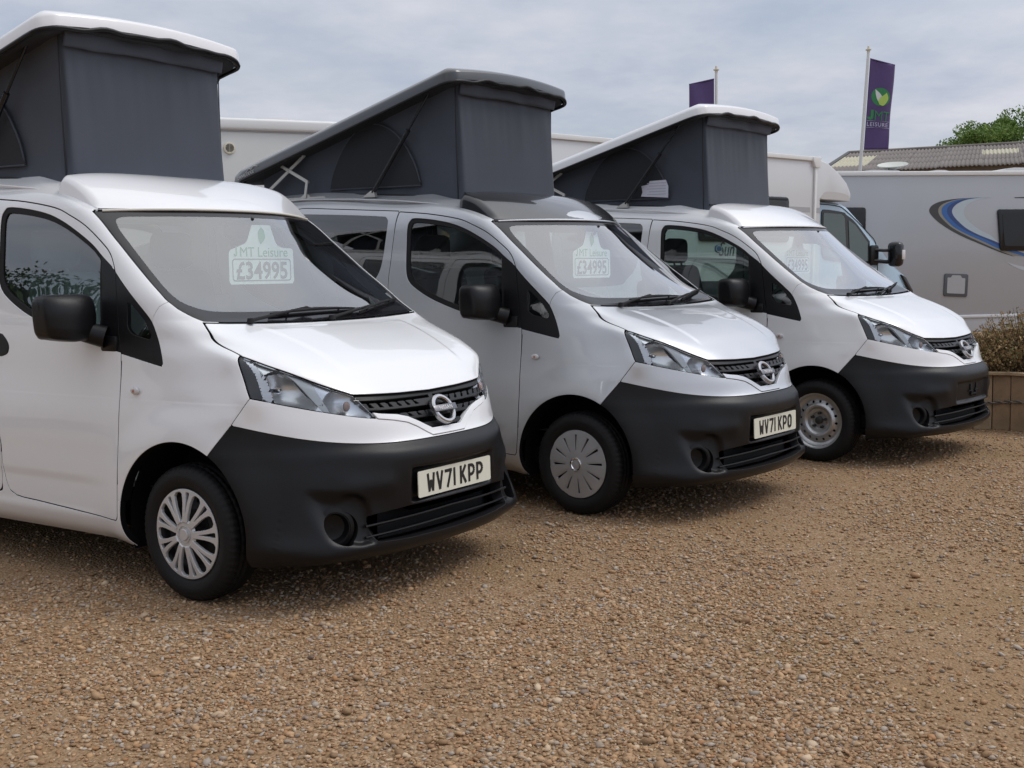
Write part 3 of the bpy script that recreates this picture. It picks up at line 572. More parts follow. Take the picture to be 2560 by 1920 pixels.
def wheel(van, style, x, left, steer=0):
    w = bpy.data.objects.new('wheel', None); COL.objects.link(w); w.parent = van; w.location = (x, .735 if left else -.735, .2925); w.rotation_euler = (0, (.3 if left else .1), (math.pi if left else 0) + steer)
    build_tyre(w); wheel_back(w, style)
    if style == 'spokes': hubcap_spokes(w)
    elif style == 'slots': hubcap_slots(w)
    return w

# ------------------------------------------------------------------ lettering for the number plates (stroke letters)
def stroke_letters(txt, h=.079, w=.050, t=.0135, gap=.011, space=.033, depth=.0012):
    bm = bmesh.new(); x0 = 0; k = [0]
    def seg(p, q):
        p, q = Vector(p), Vector(q); d = (q - p).normalized(); n = Vector((-d.y, d.x)) * t / 2; k[0] += 1; z = depth + k[0] * .00004
        vs = [bm.verts.new((v.x, v.y, 0)) for v in (p - n, q - n, q + n, p + n)]; vt = [bm.verts.new((v.x, v.y, z)) for v in (p - n, q - n, q + n, p + n)]
        bm.faces.new(vt)
        for i in range(4): bm.faces.new((vs[i], vs[(i + 1) % 4], vt[(i + 1) % 4], vt[i]))
    def path(pts): [seg(pts[i], pts[i + 1]) for i in range(len(pts) - 1)]
    a = t / 2
    for ch in txt:
        if ch == ' ': x0 += space - gap; continue
        L, Rr, B, T, M = x0 + a, x0 + w - a, a * 0, h, h / 2; cx = x0 + w / 2
        arc = lambda cx_, cy, rx, ry, a0, a1, n=8: [(cx_ + rx * math.cos(a0 + (a1 - a0) * i / n), cy + ry * math.sin(a0 + (a1 - a0) * i / n)) for i in range(n + 1)]
        adv = w
        if ch == 'W': path([(L - .002, T), (L + .006, B)]); path([(L + .006, B + .002), (cx, T * .62)]); path([(cx, T * .62), (Rr - .006, B + .002)]); path([(Rr - .006, B), (Rr + .002, T)])
        elif ch == 'V': path([(L, T), (cx, B)]); path([(cx, B), (Rr, T)])
        elif ch == '7': path([(x0, T - a), (x0 + w, T - a)]); path([(Rr + .001, T - .004), (L + .010, B)])
        elif ch == '1': path([(x0 + a, B), (x0 + a, T)]); adv = t
        elif ch == 'K': path([(L, B), (L, T)]); path([(L, M - .012), (Rr - .001, T)]); path([(L + .010, M + .004), (Rr, B)])
        elif ch == 'P':
            path([(L, B), (L, T)]); r = .021; path([(L, T - a), (Rr - r, T - a)] + arc(Rr - r, T - a - r * .98, r, r * .98, math.pi / 2, -math.pi / 2) + [(L, T - a - 1.96 * r)])
        elif ch == 'O':
            r = .018; path([(L, M)] + [(L, T - a - r)] + arc(L + r, T - a - r, r, r, math.pi, math.pi / 2) + arc(Rr - r, T - a - r, r, r, math.pi / 2, 0) + arc(Rr - r, a + r, r, r, 0, -math.pi / 2) + arc(L + r, a + r, r, r, -math.pi / 2, -math.pi) + [(L, M)])
        x0 += adv + gap
    me = bpy.data.meshes.new('lettering'); bm.to_mesh(me); bm.free(); return me, x0 - gap
def number_plate(van, txt):
    bm = bmesh.new(); add_prism(bm, round_poly([(-.26, -.0555), (.26, -.0555), (.26, .0555), (-.26, .0555)], .010, 4), 0, .004, 'xy')
    o = bm_obj('number_plate', bm, PLATE, van, False); o.matrix_local = frame((.8035, 0, .4825), (0, 1, 0), (-.015, 0, 1))
    me, L = stroke_letters(txt); put_mesh('lettering', me, INK, o, Matrix.Translation((-L / 2, -.0395, .0041)))
    m2 = text_mesh('CAMPER CENTRE', .006); m2 = None
    return o

# ------------------------------------------------------------------ details of the van front
def faces_of(key): return VAN_A, PF[key]
def van_front(van, P):
    # grille: dark backing, perforated bars, badge
    A, F = VAN_A, PF['grille']
    g = panel('grille', A, F, SEAL_SHADE, van, both=True, off=-.075, thick=.003, lip=0)
    def bars(A):
        y, z = A[:, 1], A[:, 2]; c = .030 * y * y; d = np.full(len(A), 9.0)
        for zc, hw, ym in ((.8190, .0130, .425), (.7705, .0130, .395), (.7235, .0080, .135)):
            d = np.minimum(d, np.maximum(np.abs(z - c - zc) - hw, y - ym))
        d = np.minimum(d, .848 + c - z)                                         # rim under the bonnet edge
        d = np.minimum(d, np.maximum(np.abs(y - .0), 0) - .012 + 0 * z)
        p = .0525
        for zc, ph in ((.8195, .018), (.7715, .0)):
            u = (y + ph) % p - p * .5; v = z - c - zc; h_ = np.maximum(np.maximum(u - .0170, -.006 - v), (v - .0125) + 0 * u); tri = np.maximum(h_, -(u + .0170) + (v + .006) * 1.3)
            d = np.maximum(d, np.where((y < .41) & (y > .085), -tri, -1))
        return d
    A2, fi, _ = split(A, F, bars(A)); panel('grille_bars', A2, fi, PLASTIC, g, both=True, off=-.012, thick=.028, lip=.003)
    nrm = Vector((.86, 0, .51)); upv = Vector((-.51, 0, .86)); c0 = Vector((.738, 0, .772)) + nrm * .010
    bm = bmesh.new(); n = 56; ring = []
    for k in range(n):
        a = 2 * math.pi * k / n; cu, cv = .0605 * math.cos(a), .0605 * math.sin(a); rad = Vector((0, math.cos(a), 0)) + upv * math.sin(a); base = c0 + Vector((0, cu, 0)) + upv * cv
        ring.append([bm.verts.new(base + rad * (q * .0095) + nrm * w) for q, w in ((-1, -.012), (-1, .004), (-.5, .009), (.5, .009), (1, .004), (1, -.012))])
    for k in range(n):
        for i in range(5): bm.faces.new((ring[k][i], ring[k][i + 1], ring[(k + 1) % n][i + 1], ring[(k + 1) % n][i]))
    b = bm_obj('badge', bm, BADGE, g, angle=35)
    bm = bmesh.new(); add_box(bm, (0, 0, 0), (.158, .030, .012), .003); o = bm_obj('badge_bar', bm, mat('badge_dark', (.20, .20, .21), .3, metal=.8), b); o.matrix_local = frame(c0 + nrm * .010, (0, 1, 0), upv)
    me = text_mesh('NISSAN', .0245, .0006, 'CENTER', space=1.12); put_mesh('lettering', me, TRIML if False else mat('badge_white', (.78, .78, .78), .3), b, frame(c0 + nrm * .0165 - upv * .0088, (0, 1, 0), upv))
    # lamps: reflector bowl behind the lens, cut in zones along the lens
    for i, par in enumerate(P['headlight']):
        A, F = VAN_A, PF['headlight']; mir = (i == 0); zn = lambda a, b: (lambda A: line_side(yz(A), a, b))
        cuts = [((.737, .868), (.733, .995)), ((.708, .854), (.7135, .982)), ((.569, .816), (.634, .937)), ((.547, .808), (.576, .919))]
        def ser(A):
            d = line_side(yz(A), *cuts[0]); return d + .0022 * (np.abs(((A[:, 2] * 118) % 1) - .5) - .25)
        A1, f_dark, rest = split(A, F, ser(A)); A1, f_pipe, rest = split(A1, rest, line_side(yz(A1), *cuts[1])); A1, f_bowl, rest = split(A1, rest, line_side(yz(A1), *cuts[2])); A1, f_fin, f_tip = split(A1, rest, line_side(yz(A1), *cuts[3]))
        dk = mat('lamp_dark', (.035, .037, .043), .35, spec=.5); pipe = mat('lamp_pipe', (.80, .82, .86), .22, metal=.35); bowl = mat('lamp_reflector', (.95, .96, .97), .22, metal=.6); fin = mat('lamp_fin', (.66, .68, .69), .4, metal=.3); tipm = mat('lamp_tip', (.62, .64, .68), .25, metal=.7)
        panel('lamp_side', A1, f_dark, dk, par, mirror=mir, off=-.010, thick=.03, lip=0)
        def dish(A, f, m, name, depth, cy, cz, ry, rz, off, ribs=0):
            B = A.copy(); d = np.hypot((B[:, 1] - cy) / ry, (B[:, 2] - cz) / rz); k = np.clip(1 - d * d, 0, 1); B[:, 0] -= depth * k; B[:, 1] -= .35 * depth * k
            if ribs: B[:, 0] += .003 * np.abs(np.sin((B[:, ribs[1]]) * ribs[0]))
            C_, F_ = compact(B, f); v = C_[:, :3]; n = np.zeros_like(v); fn = np.cross(v[F_[:, 1]] - v[F_[:, 0]], v[F_[:, 2]] - v[F_[:, 0]])
            for q in range(3): np.add.at(n, F_[:, q], fn)
            sgn = np.sign((n * C_[:, 3:6]).sum(1).mean() or 1); C_[:, 3:6] = n / np.maximum(np.linalg.norm(n, axis=1, keepdims=True), 1e-12) * sgn
            return panel(name, C_, F_, m, par, mirror=mir, off=off, thick=.02, lip=0)
        dish(A1, f_pipe, pipe, 'light_pipe', .0, .7, .9, .1, .1, -.014, (370, 2)); dish(A1, f_bowl, bowl, 'reflector', .085, .655, .893, .085, .085, -.022)
        dish(A1, f_fin, fin, 'reflector_fin', .0, .58, .86, .1, .1, -.018); dish(A1, f_tip, tipm, 'indicator_reflector', .035, .475, .830, .085, .07, -.020)
        s = -1 if mir else 1; bm = bmesh.new(); add_lathe(bm, [(0, .012), (.008, .010), (.013, .0), (.013, -.05)], 'x', 20, (.395, s * .640, .898)); bm_obj('bulb_cap', bm, CHROME, par)
        bm = bmesh.new(); bmesh.ops.create_uvsphere(bm, u_segments=20, v_segments=12, radius=.021); bmesh.ops.scale(bm, vec=(.5, .9, 1), verts=bm.verts); bmesh.ops.translate(bm, vec=(.606, s * .468, .826), verts=bm.verts); bm_obj('indicator_bulb', bm, mat('indicator_smoke', (.52, .36, .31), .2), par)
    # lower grille, fog lamps, number plate pocket
    panel('lower_grille', VAN_A, PF['lower_grille'], PLASTICD, van, both=True, off=-.09, thick=.003, lip=0)
    lg = van.children[-1]
    for zc, xo in ((.352, .735), (.306, .737)):
        bm = bmesh.new(); pts = []
        for k in range(25):
            y = -.50 + k * 1.0 / 24; pts.append((.772 - .155 * abs(y) ** 2 * 1.35 + (.0), y, zc - .02 * abs(y)))
        for (dz, dx, r) in ((0, 0, .0055),):
            add_tube(bm, [(p[0] + dx, p[1], p[2] + dz) for p in pts], r, 8)
        for k in range(24):
            p, q = pts[k], pts[k + 1]; vs = [bm.verts.new((p[0], p[1], p[2])), bm.verts.new((q[0], q[1], q[2])), bm.verts.new((q[0] - .05, q[1], q[2] - .022)), bm.verts.new((p[0] - .05, p[1], p[2] - .022))]; bm.faces.new(vs)
        bm_obj('grille_slat', bm, PLASTIC, lg)
    for yy in (-.42, -.28, -.14, 0, .14, .28, .42):
        bm = bmesh.new(); add_box(bm, (.70 - .12 * abs(yy), yy, .335), (.02, .012, .15)); bm_obj('grille_rib', bm, PLASTICD, lg)
    for i in range(30):
        pass
    for s in (-1, 1):
        bm = bmesh.new(); add_lathe(bm, [(.0, .012), (.030, .010), (.052, .016), (.060, .034), (.068, .05), (.085, .046)], 'x', 40, (.0, 0, 0)); bmesh.ops.rotate(bm, cent=(0, 0, 0), matrix=Matrix.Rotation(s * math.radians(30), 3, 'Z'), verts=bm.verts); bmesh.ops.translate(bm, vec=(.598, s * .574, .343), verts=bm.verts); bm_obj('fog_recess', bm, PLASTIC, van)
        bm = bmesh.new(); add_lathe(bm, [(.060, .044), (.062, .048), (.066, .048), (.068, .040)], 'x', 40, (0, 0, 0)); bmesh.ops.rotate(bm, cent=(0, 0, 0), matrix=Matrix.Rotation(s * math.radians(30), 3, 'Z'), verts=bm.verts); bmesh.ops.translate(bm, vec=(.598, s * .574, .343), verts=bm.verts); bm_obj('fog_ring', bm, PLASTIC, van)
    # wipers
    def wip(name, base, elbow, l, r, up=.018):
        bm = bmesh.new(); b, e, l, r = Vector(base), Vector(elbow), Vector(l), Vector(r); n = Vector((.55, 0, .83)); mid = (l + r) / 2
        add_tube(bm, [b, b + n * .014, e + n * .020, mid + n * .022], [.009, .008, .006, .005], 8)
        add_tube(bm, [l + n * .016, l.lerp(r, .25) + n * .024, mid + n * .028, l.lerp(r, .75) + n * .024, r + n * .016], [.004, .006, .008, .006, .004], 8)
        add_tube(bm, [l + n * .004, r + n * .004], .005, 6); add_tube(bm, [l.lerp(r, .2) + n * .006, l.lerp(r, .2) + n * .024], .004, 6); add_tube(bm, [l.lerp(r, .8) + n * .006, l.lerp(r, .8) + n * .024], .004, 6)
        add_lathe(bm, [(0, .022), (.014, .020), (.018, 0)], 'z', 14, tuple(b)); return bm_obj(name, bm, RUBBER, van)
    wip('wiper', (.085, -.49, 1.168), (.012, -.085, 1.206), (.030, -.330, 1.188), (.020, .235, 1.196))
    wip('wiper', (.092, .010, 1.163), (.0, .37, 1.200), (.050, .240, 1.178), (-.055, .640, 1.232))
    bm = bmesh.new(); add_box(bm, (.03, 0, 1.10), (.10, 1.20, .04), .01); bm_obj('scuttle_panel', bm, PLASTICD, van)
    for s in (-1, 1):       # side repeater, mirror
        bm = bmesh.new(); bmesh.ops.create_uvsphere(bm, u_segments=24, v_segments=12, radius=1); bmesh.ops.scale(bm, vec=(.027, .009, .0165), verts=bm.verts); bmesh.ops.translate(bm, vec=(-.277, s * .832, .889), verts=bm.verts); o = bm_obj('side_repeater', bm, INDIC, van)
        bm = bmesh.new(); add_box(bm, (-.277, s * .8395, .889), (.014, .004, .014), .002); bm_obj('repeater_bulb', bm, AMBER, o)
        mirror(van, s)
    # dark engine bay, floor and wheel tubs that stop the light
    bm = bmesh.new(); add_box(bm, (.36, 0, .56), (.52, .98, .46), .03); add_box(bm, (-1.4, 0, .30), (3.6, 1.42, .10), .02); add_box(bm, (.15, 0, .30), (.9, .9, .12), .02); add_box(bm, (.60, 0, .36), (.10, .95, .22), .01); add_prism(bm, [(.735, -.30), (.735, .30), (.69, .50), (.60, .62), (.45, .70), (.2, .72), (.2, -.72), (.45, -.70), (.60, -.62), (.69, -.50)], .222, .245, 'xy'); add_prism(bm, [(.66, -.30), (.66, .30), (.60, .50), (.50, .62), (.45, .66), (.2, .66), (.2, -.66), (.45, -.66), (.50, -.62), (.60, -.50)], .245, .44, 'xy'); bm_obj('underbody', bm, SEAL_SHADE, van)
    for cx in (0, -2.725):
        for s in (-1, 1):
            bm = bmesh.new(); ring = []
            for k in range(25):
                a = math.radians(-18 + 216 * k / 24); ring.append([bm.verts.new((cx +   .3895 * math.cos(a), s * yy, .303 + .3895 * math.sin(a))) for yy in (.800, .56)])
            for k in range(24): bm.faces.new((ring[k][0], ring[k + 1][0], ring[k + 1][1], ring[k][1]))
            bm.faces.new([r[1] for r in ring]); bm_obj('wheel_arch_liner', bm, SEAL_SHADE, van, False)
def mirror(van, s):
    bm = bmesh.new(); r = bmesh.ops.create_cube(bm, size=1.0); bmesh.ops.subdivide_edges(bm, edges=bm.edges[:], cuts=12, use_grid_fill=True)
    for v in bm.verts:
        x, y, z = v.co * 2; n = 6.5; L = (abs(x) ** n + abs(y) ** n + abs(z) ** n) ** (1 / n); x, y, z = x / L, y / L, z / L     # superellipsoid
        Y = y * .108; Z = z * .100; Z *= 1 - .10 * (y + 1) * .5 if z < 0 else 1 - .02 * (y + 1) * .5; Z += -.012 * (1 - abs(y)) * (z < 0)
        X = x * .084 * (1 - .25 * max(x, 0) * (y ** 2)) - .012 * y ** 2 * (x > 0) - .03 * max(0, z) ** 2 * (x > 0)
        if z < -.55 and x > -.2: X -= .004
        Y *= 1 - .06 * max(0, -z)
        v.co = (-.580 + X, s * (.936 + Y * 1.15), 1.206 + Z)
    m = bm_obj('door_mirror', bm, PLASTIC, van, angle=60)
    bm = bmesh.new(); add_prism(bm, round_poly([(.862, 1.112), (1.04, 1.112), (1.048, 1.29), (.866, 1.29)], .03, 4), -.650, -.645, 'yz')
    if s < 0: bmesh.ops.scale(bm, vec=(1, -1, 1), verts=bm.verts)
    bm_obj('mirror_glass', bm, CHROME, m)
    bm = bmesh.new(); pts = [(-.60, s * .90, 1.16), (-.55, s * .85, 1.135), (-.50, s * .80, 1.115)]; 
    add_tube(bm, pts, [.045, .046, .05], 14); add_box(bm, (-.475, s * .797, 1.085), (.11, .03, .07), .012); bm_obj('mirror_arm', bm, PLASTIC, m)

# ------------------------------------------------------------------ cab interior
SEATG = mat('seat_fabric_grey', (.09, .092, .098), .85, bump=(400, .3, 2)); SEATC = mat('seat_cover_white', (.82, .83, .82), .6, bump=(14, .5, 4))
def cab(van, covers):
    bm = bmesh.new()       # dashboard
    prof = [(.02, 1.10), (-.10, 1.135), (-.30, 1.12), (-.42, 1.06), (-.45, .95), (-.40, .75), (-.36, .45), (.02, .45)]
    A = [[bm.verts.new((x - .05 * (abs(y) / .7) ** 3, y, z)) for x, z in prof] for y in np.linspace(-.72, .72, 13)]
    for i in range(12):
        for k in range(len(prof) - 1): bm.faces.new((A[i][k], A[i][k + 1], A[i + 1][k + 1], A[i + 1][k]))
    add_box(bm, (-.33, -.37, 1.13), (.20, .36, .07), .03); add_box(bm, (-.42, 0, .98), (.10, .28, .26), .03); bm_obj('dashboard', bm, DASHM, van, angle=50)
    bm = bmesh.new(); c = Vector((-.60, -.37, 1.07)); ax = Vector((-.82, 0, .57)); a1 = Vector((0, 1, 0)); a2 = ax.cross(a1); n = 40
    add_tube(bm, [c + .185 * (math.cos(2 * math.pi * k / n) * a1 + math.sin(2 * math.pi * k / n) * a2) for k in range(n + 1)], .016, 10, False)
    add_tube(bm, [c - .17 * a1, c, c + .17 * a1], [.014, .03, .014], 8); add_tube(bm, [c, c - ax * .25], .035, 8); add_tube(bm, [c, c + a2 * .17], [.03, .014], 8); bm_obj('steering_wheel', bm, RUBBER, van)
    for s in (-1, 1):
        y = s * .37; bm = bmesh.new(); add_box(bm, (-.98, y, .78), (.50, .48, .16), .05, seg=3); v = add_box(bm, (0, 0, .30), (.15, .46, .66), .06, seg=3)
        bmesh.ops.rotate(bm, cent=(0, 0, 0), matrix=Matrix.Rotation(math.radians(-14), 3, 'Y'), verts=v); bmesh.ops.translate(bm, vec=(-1.30, y, .80), verts=v)
        v = add_box(bm, (0, 0, 0), (.10, .26, .20), .045, seg=3); bmesh.ops.translate(bm, vec=(-1.465, y, 1.53), verts=v); add_tube(bm, [(-1.44, y - .05, 1.40), (-1.46, y - .05, 1.50)], .008, 6); add_tube(bm, [(-1.44, y + .05, 1.40), (-1.46, y + .05, 1.50)], .008, 6)
        add_box(bm, (-1.0, y, .55), (.45, .44, .30), .02); bm_obj('front_seat', bm, SEATM if s < 0 else SEATG, van, angle=50)
    bm = bmesh.new(); add_box(bm, (-.475, 0, 1.595), (.035, .23, .075), .018, seg=3); add_tube(bm, [(-.44, 0, 1.60), (-.40, 0, 1.655)], .008, 6); bm_obj('rear_view_mirror', bm, PLASTIC, van)
    for s in (-1, 1):
        bm = bmesh.new(); v = add_box(bm, (0, 0, 0), (.17, .36, .018), .008); bmesh.ops.rotate(bm, cent=(0, 0, 0), matrix=Matrix.Rotation(math.radians(28), 3, 'Y'), verts=v); bmesh.ops.translate(bm, vec=(-.70, s * .33, 1.69), verts=v); bm_obj('sun_visor', bm, TRIML, van)
    bm = bmesh.new(); add_box(bm, (-2.15, .56, .85), (1.5, .36, .85), .02); add_box(bm, (-3.15, 0, .95), (.5, 1.3, .9), .02); add_box(bm, (-2.4, -.55, .62), (1.4, .35, .4), .02); bm_obj('camper_cabinet', bm, mat('cabinet_white', (.74, .75, .74), .5), van)
    bm = bmesh.new(); add_box(bm, (-1.6, 0, .40), (2.3, 1.06, .03)); bm_obj('cab_floor', bm, TRIM, van)

# ------------------------------------------------------------------ pop-up roof
LIDF, LIDR = np.array([-1.035, 2.640]), np.array([-3.185, 2.140])
def lid_top(x): return LIDF[1] + (x - LIDF[0]) * (LIDR[1] - LIDF[1]) / (LIDR[0] - LIDF[0])
def pop_top(van, lidmat):
    for sy in (-1, 1):
        bm = bmesh.new(); add_tube(bm, [(-.975, sy * .650, 1.768), (-1.19, sy * .648, 1.809), (-1.505, sy * .645, 1.8445), (-1.9, sy * .640, 1.876), (-2.4, sy * .640, 1.902), (-3.1, sy * .63, 1.905)], .0065, 8); bm_obj('roof_gutter', bm, WHITE, van)
    # lid: shell with crown and rounded rim
    nu, nv = 41, 49; V, F = [], []; hw = .615; OY = -.052
    us = np.linspace(0, 1, nu); vs = np.linspace(-1, 1, nv)
    def edge(t): return 1 - (1 - np.clip(t, 0, 1)) ** 2
    for u in us:
        for v in vs:
            uu = u; y = hw * math.sin(v * math.pi / 2 * .999) if False else hw * (math.copysign(1 - (1 - abs(v)) ** 1.6, v))
            rr_ = .075; cr_ = rr_ - math.sqrt(max(rr_ ** 2 - max(0, abs(y) - (hw - rr_)) ** 2, 0)); x = (LIDF[0] - cr_) + ((LIDR[0] + cr_) - (LIDF[0] - cr_)) * uu; bow = .045 * (1 - (y / hw) ** 2) * max(0, 1 - u * 6)
            z = lid_top(x) + .030 * (1 - (y / hw) ** 2) - max(.030 * (1 - min(1, (hw - abs(y)) / .05)) ** 2, .032 * (1 - min(1, u * 2.15 / .06)) ** 2) - .02 * (1 - min(1, (1 - u) * 2.15 / .06)) ** 2
            V.append((x + bow, y, z))
    V = [(a, b + OY, c) for a, b, c in V]
    F = [(i * nv + j, (i + 1) * nv + j, (i + 1) * nv + j + 1, i * nv + j + 1) for i in range(nu - 1) for j in range(nv - 1)]
    bm = bmesh.new(); bv = [bm.verts.new(p) for p in V]; [bm.faces.new([bv[k] for k in f]) for f in F]
    loop = [(0, j) for j in range(nv)] + [(i, nv - 1) for i in range(1, nu)] + [(nu - 1, j) for j in range(nv - 2, -1, -1)] + [(i, 0) for i in range(nu - 2, 0, -1)]
    top = [bv[i * nv + j] for i, j in loop]; m = len(top); cen = Vector((-2.1, 0, 0))
    def ringdown(prev, dz, out):
        r = []
        for v in prev:
            sx = .0; d = Vector((0, 0, -1)) * dz; o = Vector((math.copysign(out, v.co.x + 2.1) if abs(v.co.x + 2.1) > 1.0 else 0, math.copysign(out, v.co.y - OY) if abs(v.co.y - OY) > hw - .03 else 0, 0)); r.append(bm.verts.new(v.co + d + o))
        for k in range(m): bm.faces.new((prev[k], prev[(k + 1) % m], r[(k + 1) % m], r[k]))
        return r
    r1 = ringdown(top, .012, .006); r2 = ringdown(r1, .046, .003)
    lid = bm_obj('roof_lid', bm, lidmat, van, angle=60)
    # wavy rubber edge trim below the rim and a dark underside
    bm = bmesh.new(); pts = []
    for k, (i, j) in enumerate(loop):
        p = Vector(V[i * nv + j]); fr = max(0, 1 - i * 3 / nu); w = .006 * fr * math.sin(p.y * 17 + 1.1) + .004 * fr * math.sin(p.y * 31)
        o = Vector((math.copysign(.004, p.x + 2.1) if abs(p.x + 2.1) > 1.0 else 0, math.copysign(.004, p.y - OY) if abs(p.y - OY) > hw - .03 else 0, 0)); pts.append(p + o + Vector((0, 0, -.066 + w)))
    add_tube(bm, pts + [pts[0]], .012, 8, False)
    bm_obj('lid_edge_trim', bm, PLASTIC, lid, angle=50)
    bm = bmesh.new(); bm.faces.new([bm.verts.new((-2.1 + (p.x + 2.1) * .985, OY + (p.y - OY) * .97, p.z - .003)) for p in pts]); bm_obj('lid_lining', bm, CANVASD, lid, False)
    me = text_mesh('DRIVELODGE', .032, .0005, 'LEFT'); sl = Vector((LIDF[0] - LIDR[0], 0, LIDF[1] - LIDR[1])).normalized()
    put_mesh('lettering', me, mat('decal_grey', (.55, .55, .55), .5), lid, frame((-3.10, -.6785, 2.078), sl, (0, 0, 1)))
    bm = bmesh.new(); a = Vector((-3.03, -.6785, 2.118)); 
    add_tube(bm, [a + sl * .02 + Vector((0, 0, 0)), a + sl * .06 + Vector((0, 0, .022)), a + sl * .085 + Vector((0, 0, .008)), a + sl * .11 + Vector((0, 0, .028)), a + sl * .16 + Vector((0, 0, .008))], .002, 5); bm_obj('mountain_mark', bm, MATS['decal_grey'], lid)
    # canvas skirt: a ribbon round the plan with folds
    yr, yl, xf, xr = -.555, .445, -1.078, -2.98; rad = .05
    path = [(xr, yr)] + [(xr + (xf - rad - xr) * t, yr) for t in np.linspace(.03, 1, 50)] + [(xf - rad + rad * math.sin(a), yr + rad - rad * math.cos(a)) for a in np.linspace(.2, math.pi / 2 - .0, 6)] + [(xf, yr + rad + (yl - yr - 2 * rad) * t) for t in np.linspace(.01, 1, 90)] + [(xf - rad + rad * math.cos(a), yl - rad + rad * math.sin(a)) for a in np.linspace(.2, math.pi / 2, 6)] + [(xf - rad + (xr - xf + rad) * t, yl) for t in np.linspace(.05, 1, 30)]
    path = np.array(path); T = np.gradient(path, axis=0); T /= np.linalg.norm(T, axis=1, keepdims=True); Nn = np.stack([T[:, 1], -T[:, 0]], 1); nh = 34; V, F = [], []
    for (x, y), (nx, ny) in zip(path, Nn):
        zb = np.interp(x, [-3.1, -2.5, -2.0, -1.5, -1.07], [1.90, 1.905, 1.895, 1.862, 1.80]) ; zt = lid_top(x) - .03; isf = sstep(np.array((nx - .5) / .4)); hgt = zt - zb
        for k in range(nh):
            t = k / (nh - 1); z = zb + hgt * t; d = 0
            fold = mnoise.noise(Vector((y * 8.5 + z * .5, x * 2, 3.3))) * .8 + mnoise.noise(Vector((y * 17 + z * .8, z * 1.2, 8.1))) * .28 + mnoise.noise(Vector((y * 3, z * 2.5, 6.1))) * .5
            up = 1 - abs(t - .72) / .5; d += isf * fold * .017 * max(.2, up)
            d += (1 - isf) * (.010 * mnoise.noise(Vector((x * 3 + z * 2.2, z * 3, 1.7))) + .008 * mnoise.noise(Vector((x * 7 + z * 6, z * 5, 4.2))))
            d += -.018 * math.sin(math.pi * t) * (1 if isf < .5 else .3)
            lean = .03 * (1 - t) * isf
            flap = 0
            V.append((x + nx * (d + flap) + lean, y + ny * (d) + (.0 if ny > -.5 else 0), z))
    n = len(path); F = [(i * nh + k, (i + 1) * nh + k, (i + 1) * nh + k + 1, i * nh + k + 1) for i in range(n - 1) for k in range(nh - 1)]
    can = mesh_obj('tent_canvas', V, F, CANVAS, van)
    V2, F2, nf = [], [], 8; ysf = np.linspace(yr + .012, yl - .012, 70)
    for y in ysf:
        zt = lid_top(xf) - .035; wv = .010 * mnoise.noise(Vector((y * 4, 2, 7))) + .004 * mnoise.noise(Vector((y * 11, 2, 1)))
        for k in range(nf): t = k / (nf - 1); V2.append((xf + .012 + .016 * math.sin(t * 2.6) + .016 * mnoise.noise(Vector((y * 6, t * 1.5, 9))), y, zt - (.115 + wv) * t))
    F2 = [(i * nf + k, (i + 1) * nf + k, (i + 1) * nf + k + 1, i * nf + k + 1) for i in range(69) for k in range(nf - 1)]; fl = mesh_obj('canvas_flap', V2, F2, CANVAS, can); md = fl.modifiers.new('thick', 'SOLIDIFY'); md.thickness = .004
    bm = bmesh.new(); add_tube(bm, [(xf - .012, yr + .012, 1.80), (xf - .018, yr + .010, 2.2), (xf - .015, yr + .008, 2.54)], .004, 6); bm_obj('canvas_seam', bm, CANVASD, can)
    for sy, yy in ((-1, yr), (1, yl)):
        bm = bmesh.new(); add_tube(bm, [(x, yy + sy * .004, np.interp(x, [-3.1, -2.5, -2.0, -1.5, -1.07], [1.90, 1.905, 1.895, 1.862, 1.80]) + .022) for x in np.linspace(-2.95, -1.13, 14)], .006, 6); bm_obj('canvas_hem', bm, CANVASD, can)
    bm = bmesh.new(); add_tube(bm, [(xf + .030, y, 1.872) for y in np.linspace(yr + .03, yl - .03, 12)], .007, 6); bm_obj('canvas_hem', bm, CANVASD, can)
    bm = bmesh.new(); add_tube(bm, [(xf - .012, yl - .012, 1.80), (xf - .018, yl - .010, 2.2), (xf - .015, yl - .008, 2.56)], .004, 6); bm_obj('canvas_seam', bm, CANVASD, can)
    # dark mesh window on each side
    moon = smooth_poly([(-2.247, 1.962, 0), (-2.215, 2.06), (-2.12, 2.21), (-1.99, 2.320), (-1.84, 2.365), (-1.69, 2.335), (-1.55, 2.235), (-1.44, 2.075), (-1.391, 1.940, 0)], 5)
    for s, yy in ((-1, yr), (1, yl)):
        bm = bmesh.new(); P2 = [bm.verts.new((x, yy + s * (-.005 + .004), z)) for x, z in moon]; f = bm.faces.new(P2); r = bmesh.ops.extrude_face_region(bm, geom=[f]); bmesh.ops.translate(bm, vec=(0, s * .010, 0), verts=[q for q in r['geom'] if isinstance(q, bmesh.types.BMVert)])
        mw_ = bm_obj('mesh_window', bm, CANVASD, can, False); bm = bmesh.new(); add_tube(bm, [(x, yy + s * .006, z) for x, z in list(moon) + [moon[0]]], .005, 6, False); bm_obj('window_piping', bm, CANVAS, mw_)
        # struts, scissor hinge
        bm = bmesh.new(); y = s * .600; a, b = Vector((-1.790, y, 1.915)), Vector((-1.248, y, 2.520)); add_tube(bm, [a, a.lerp(b, .6)], .0145, 12); add_tube(bm, [a.lerp(b, .58), b], .008, 10); add_tube(bm, [a.lerp(b, .56), a.lerp(b, .62)], .0165, 12); bm_obj('gas_strut', bm, GLOSSB, van)
        bm = bmesh.new(); add_prism(bm, [(-1.88, 1.888), (-1.76, 1.884), (-1.775, 1.925), (-1.80, 1.928)], y - .012, y + .012, 'xz'); bm_obj('strut_foot', bm, ALU, van, False)
        bm = bmesh.new()
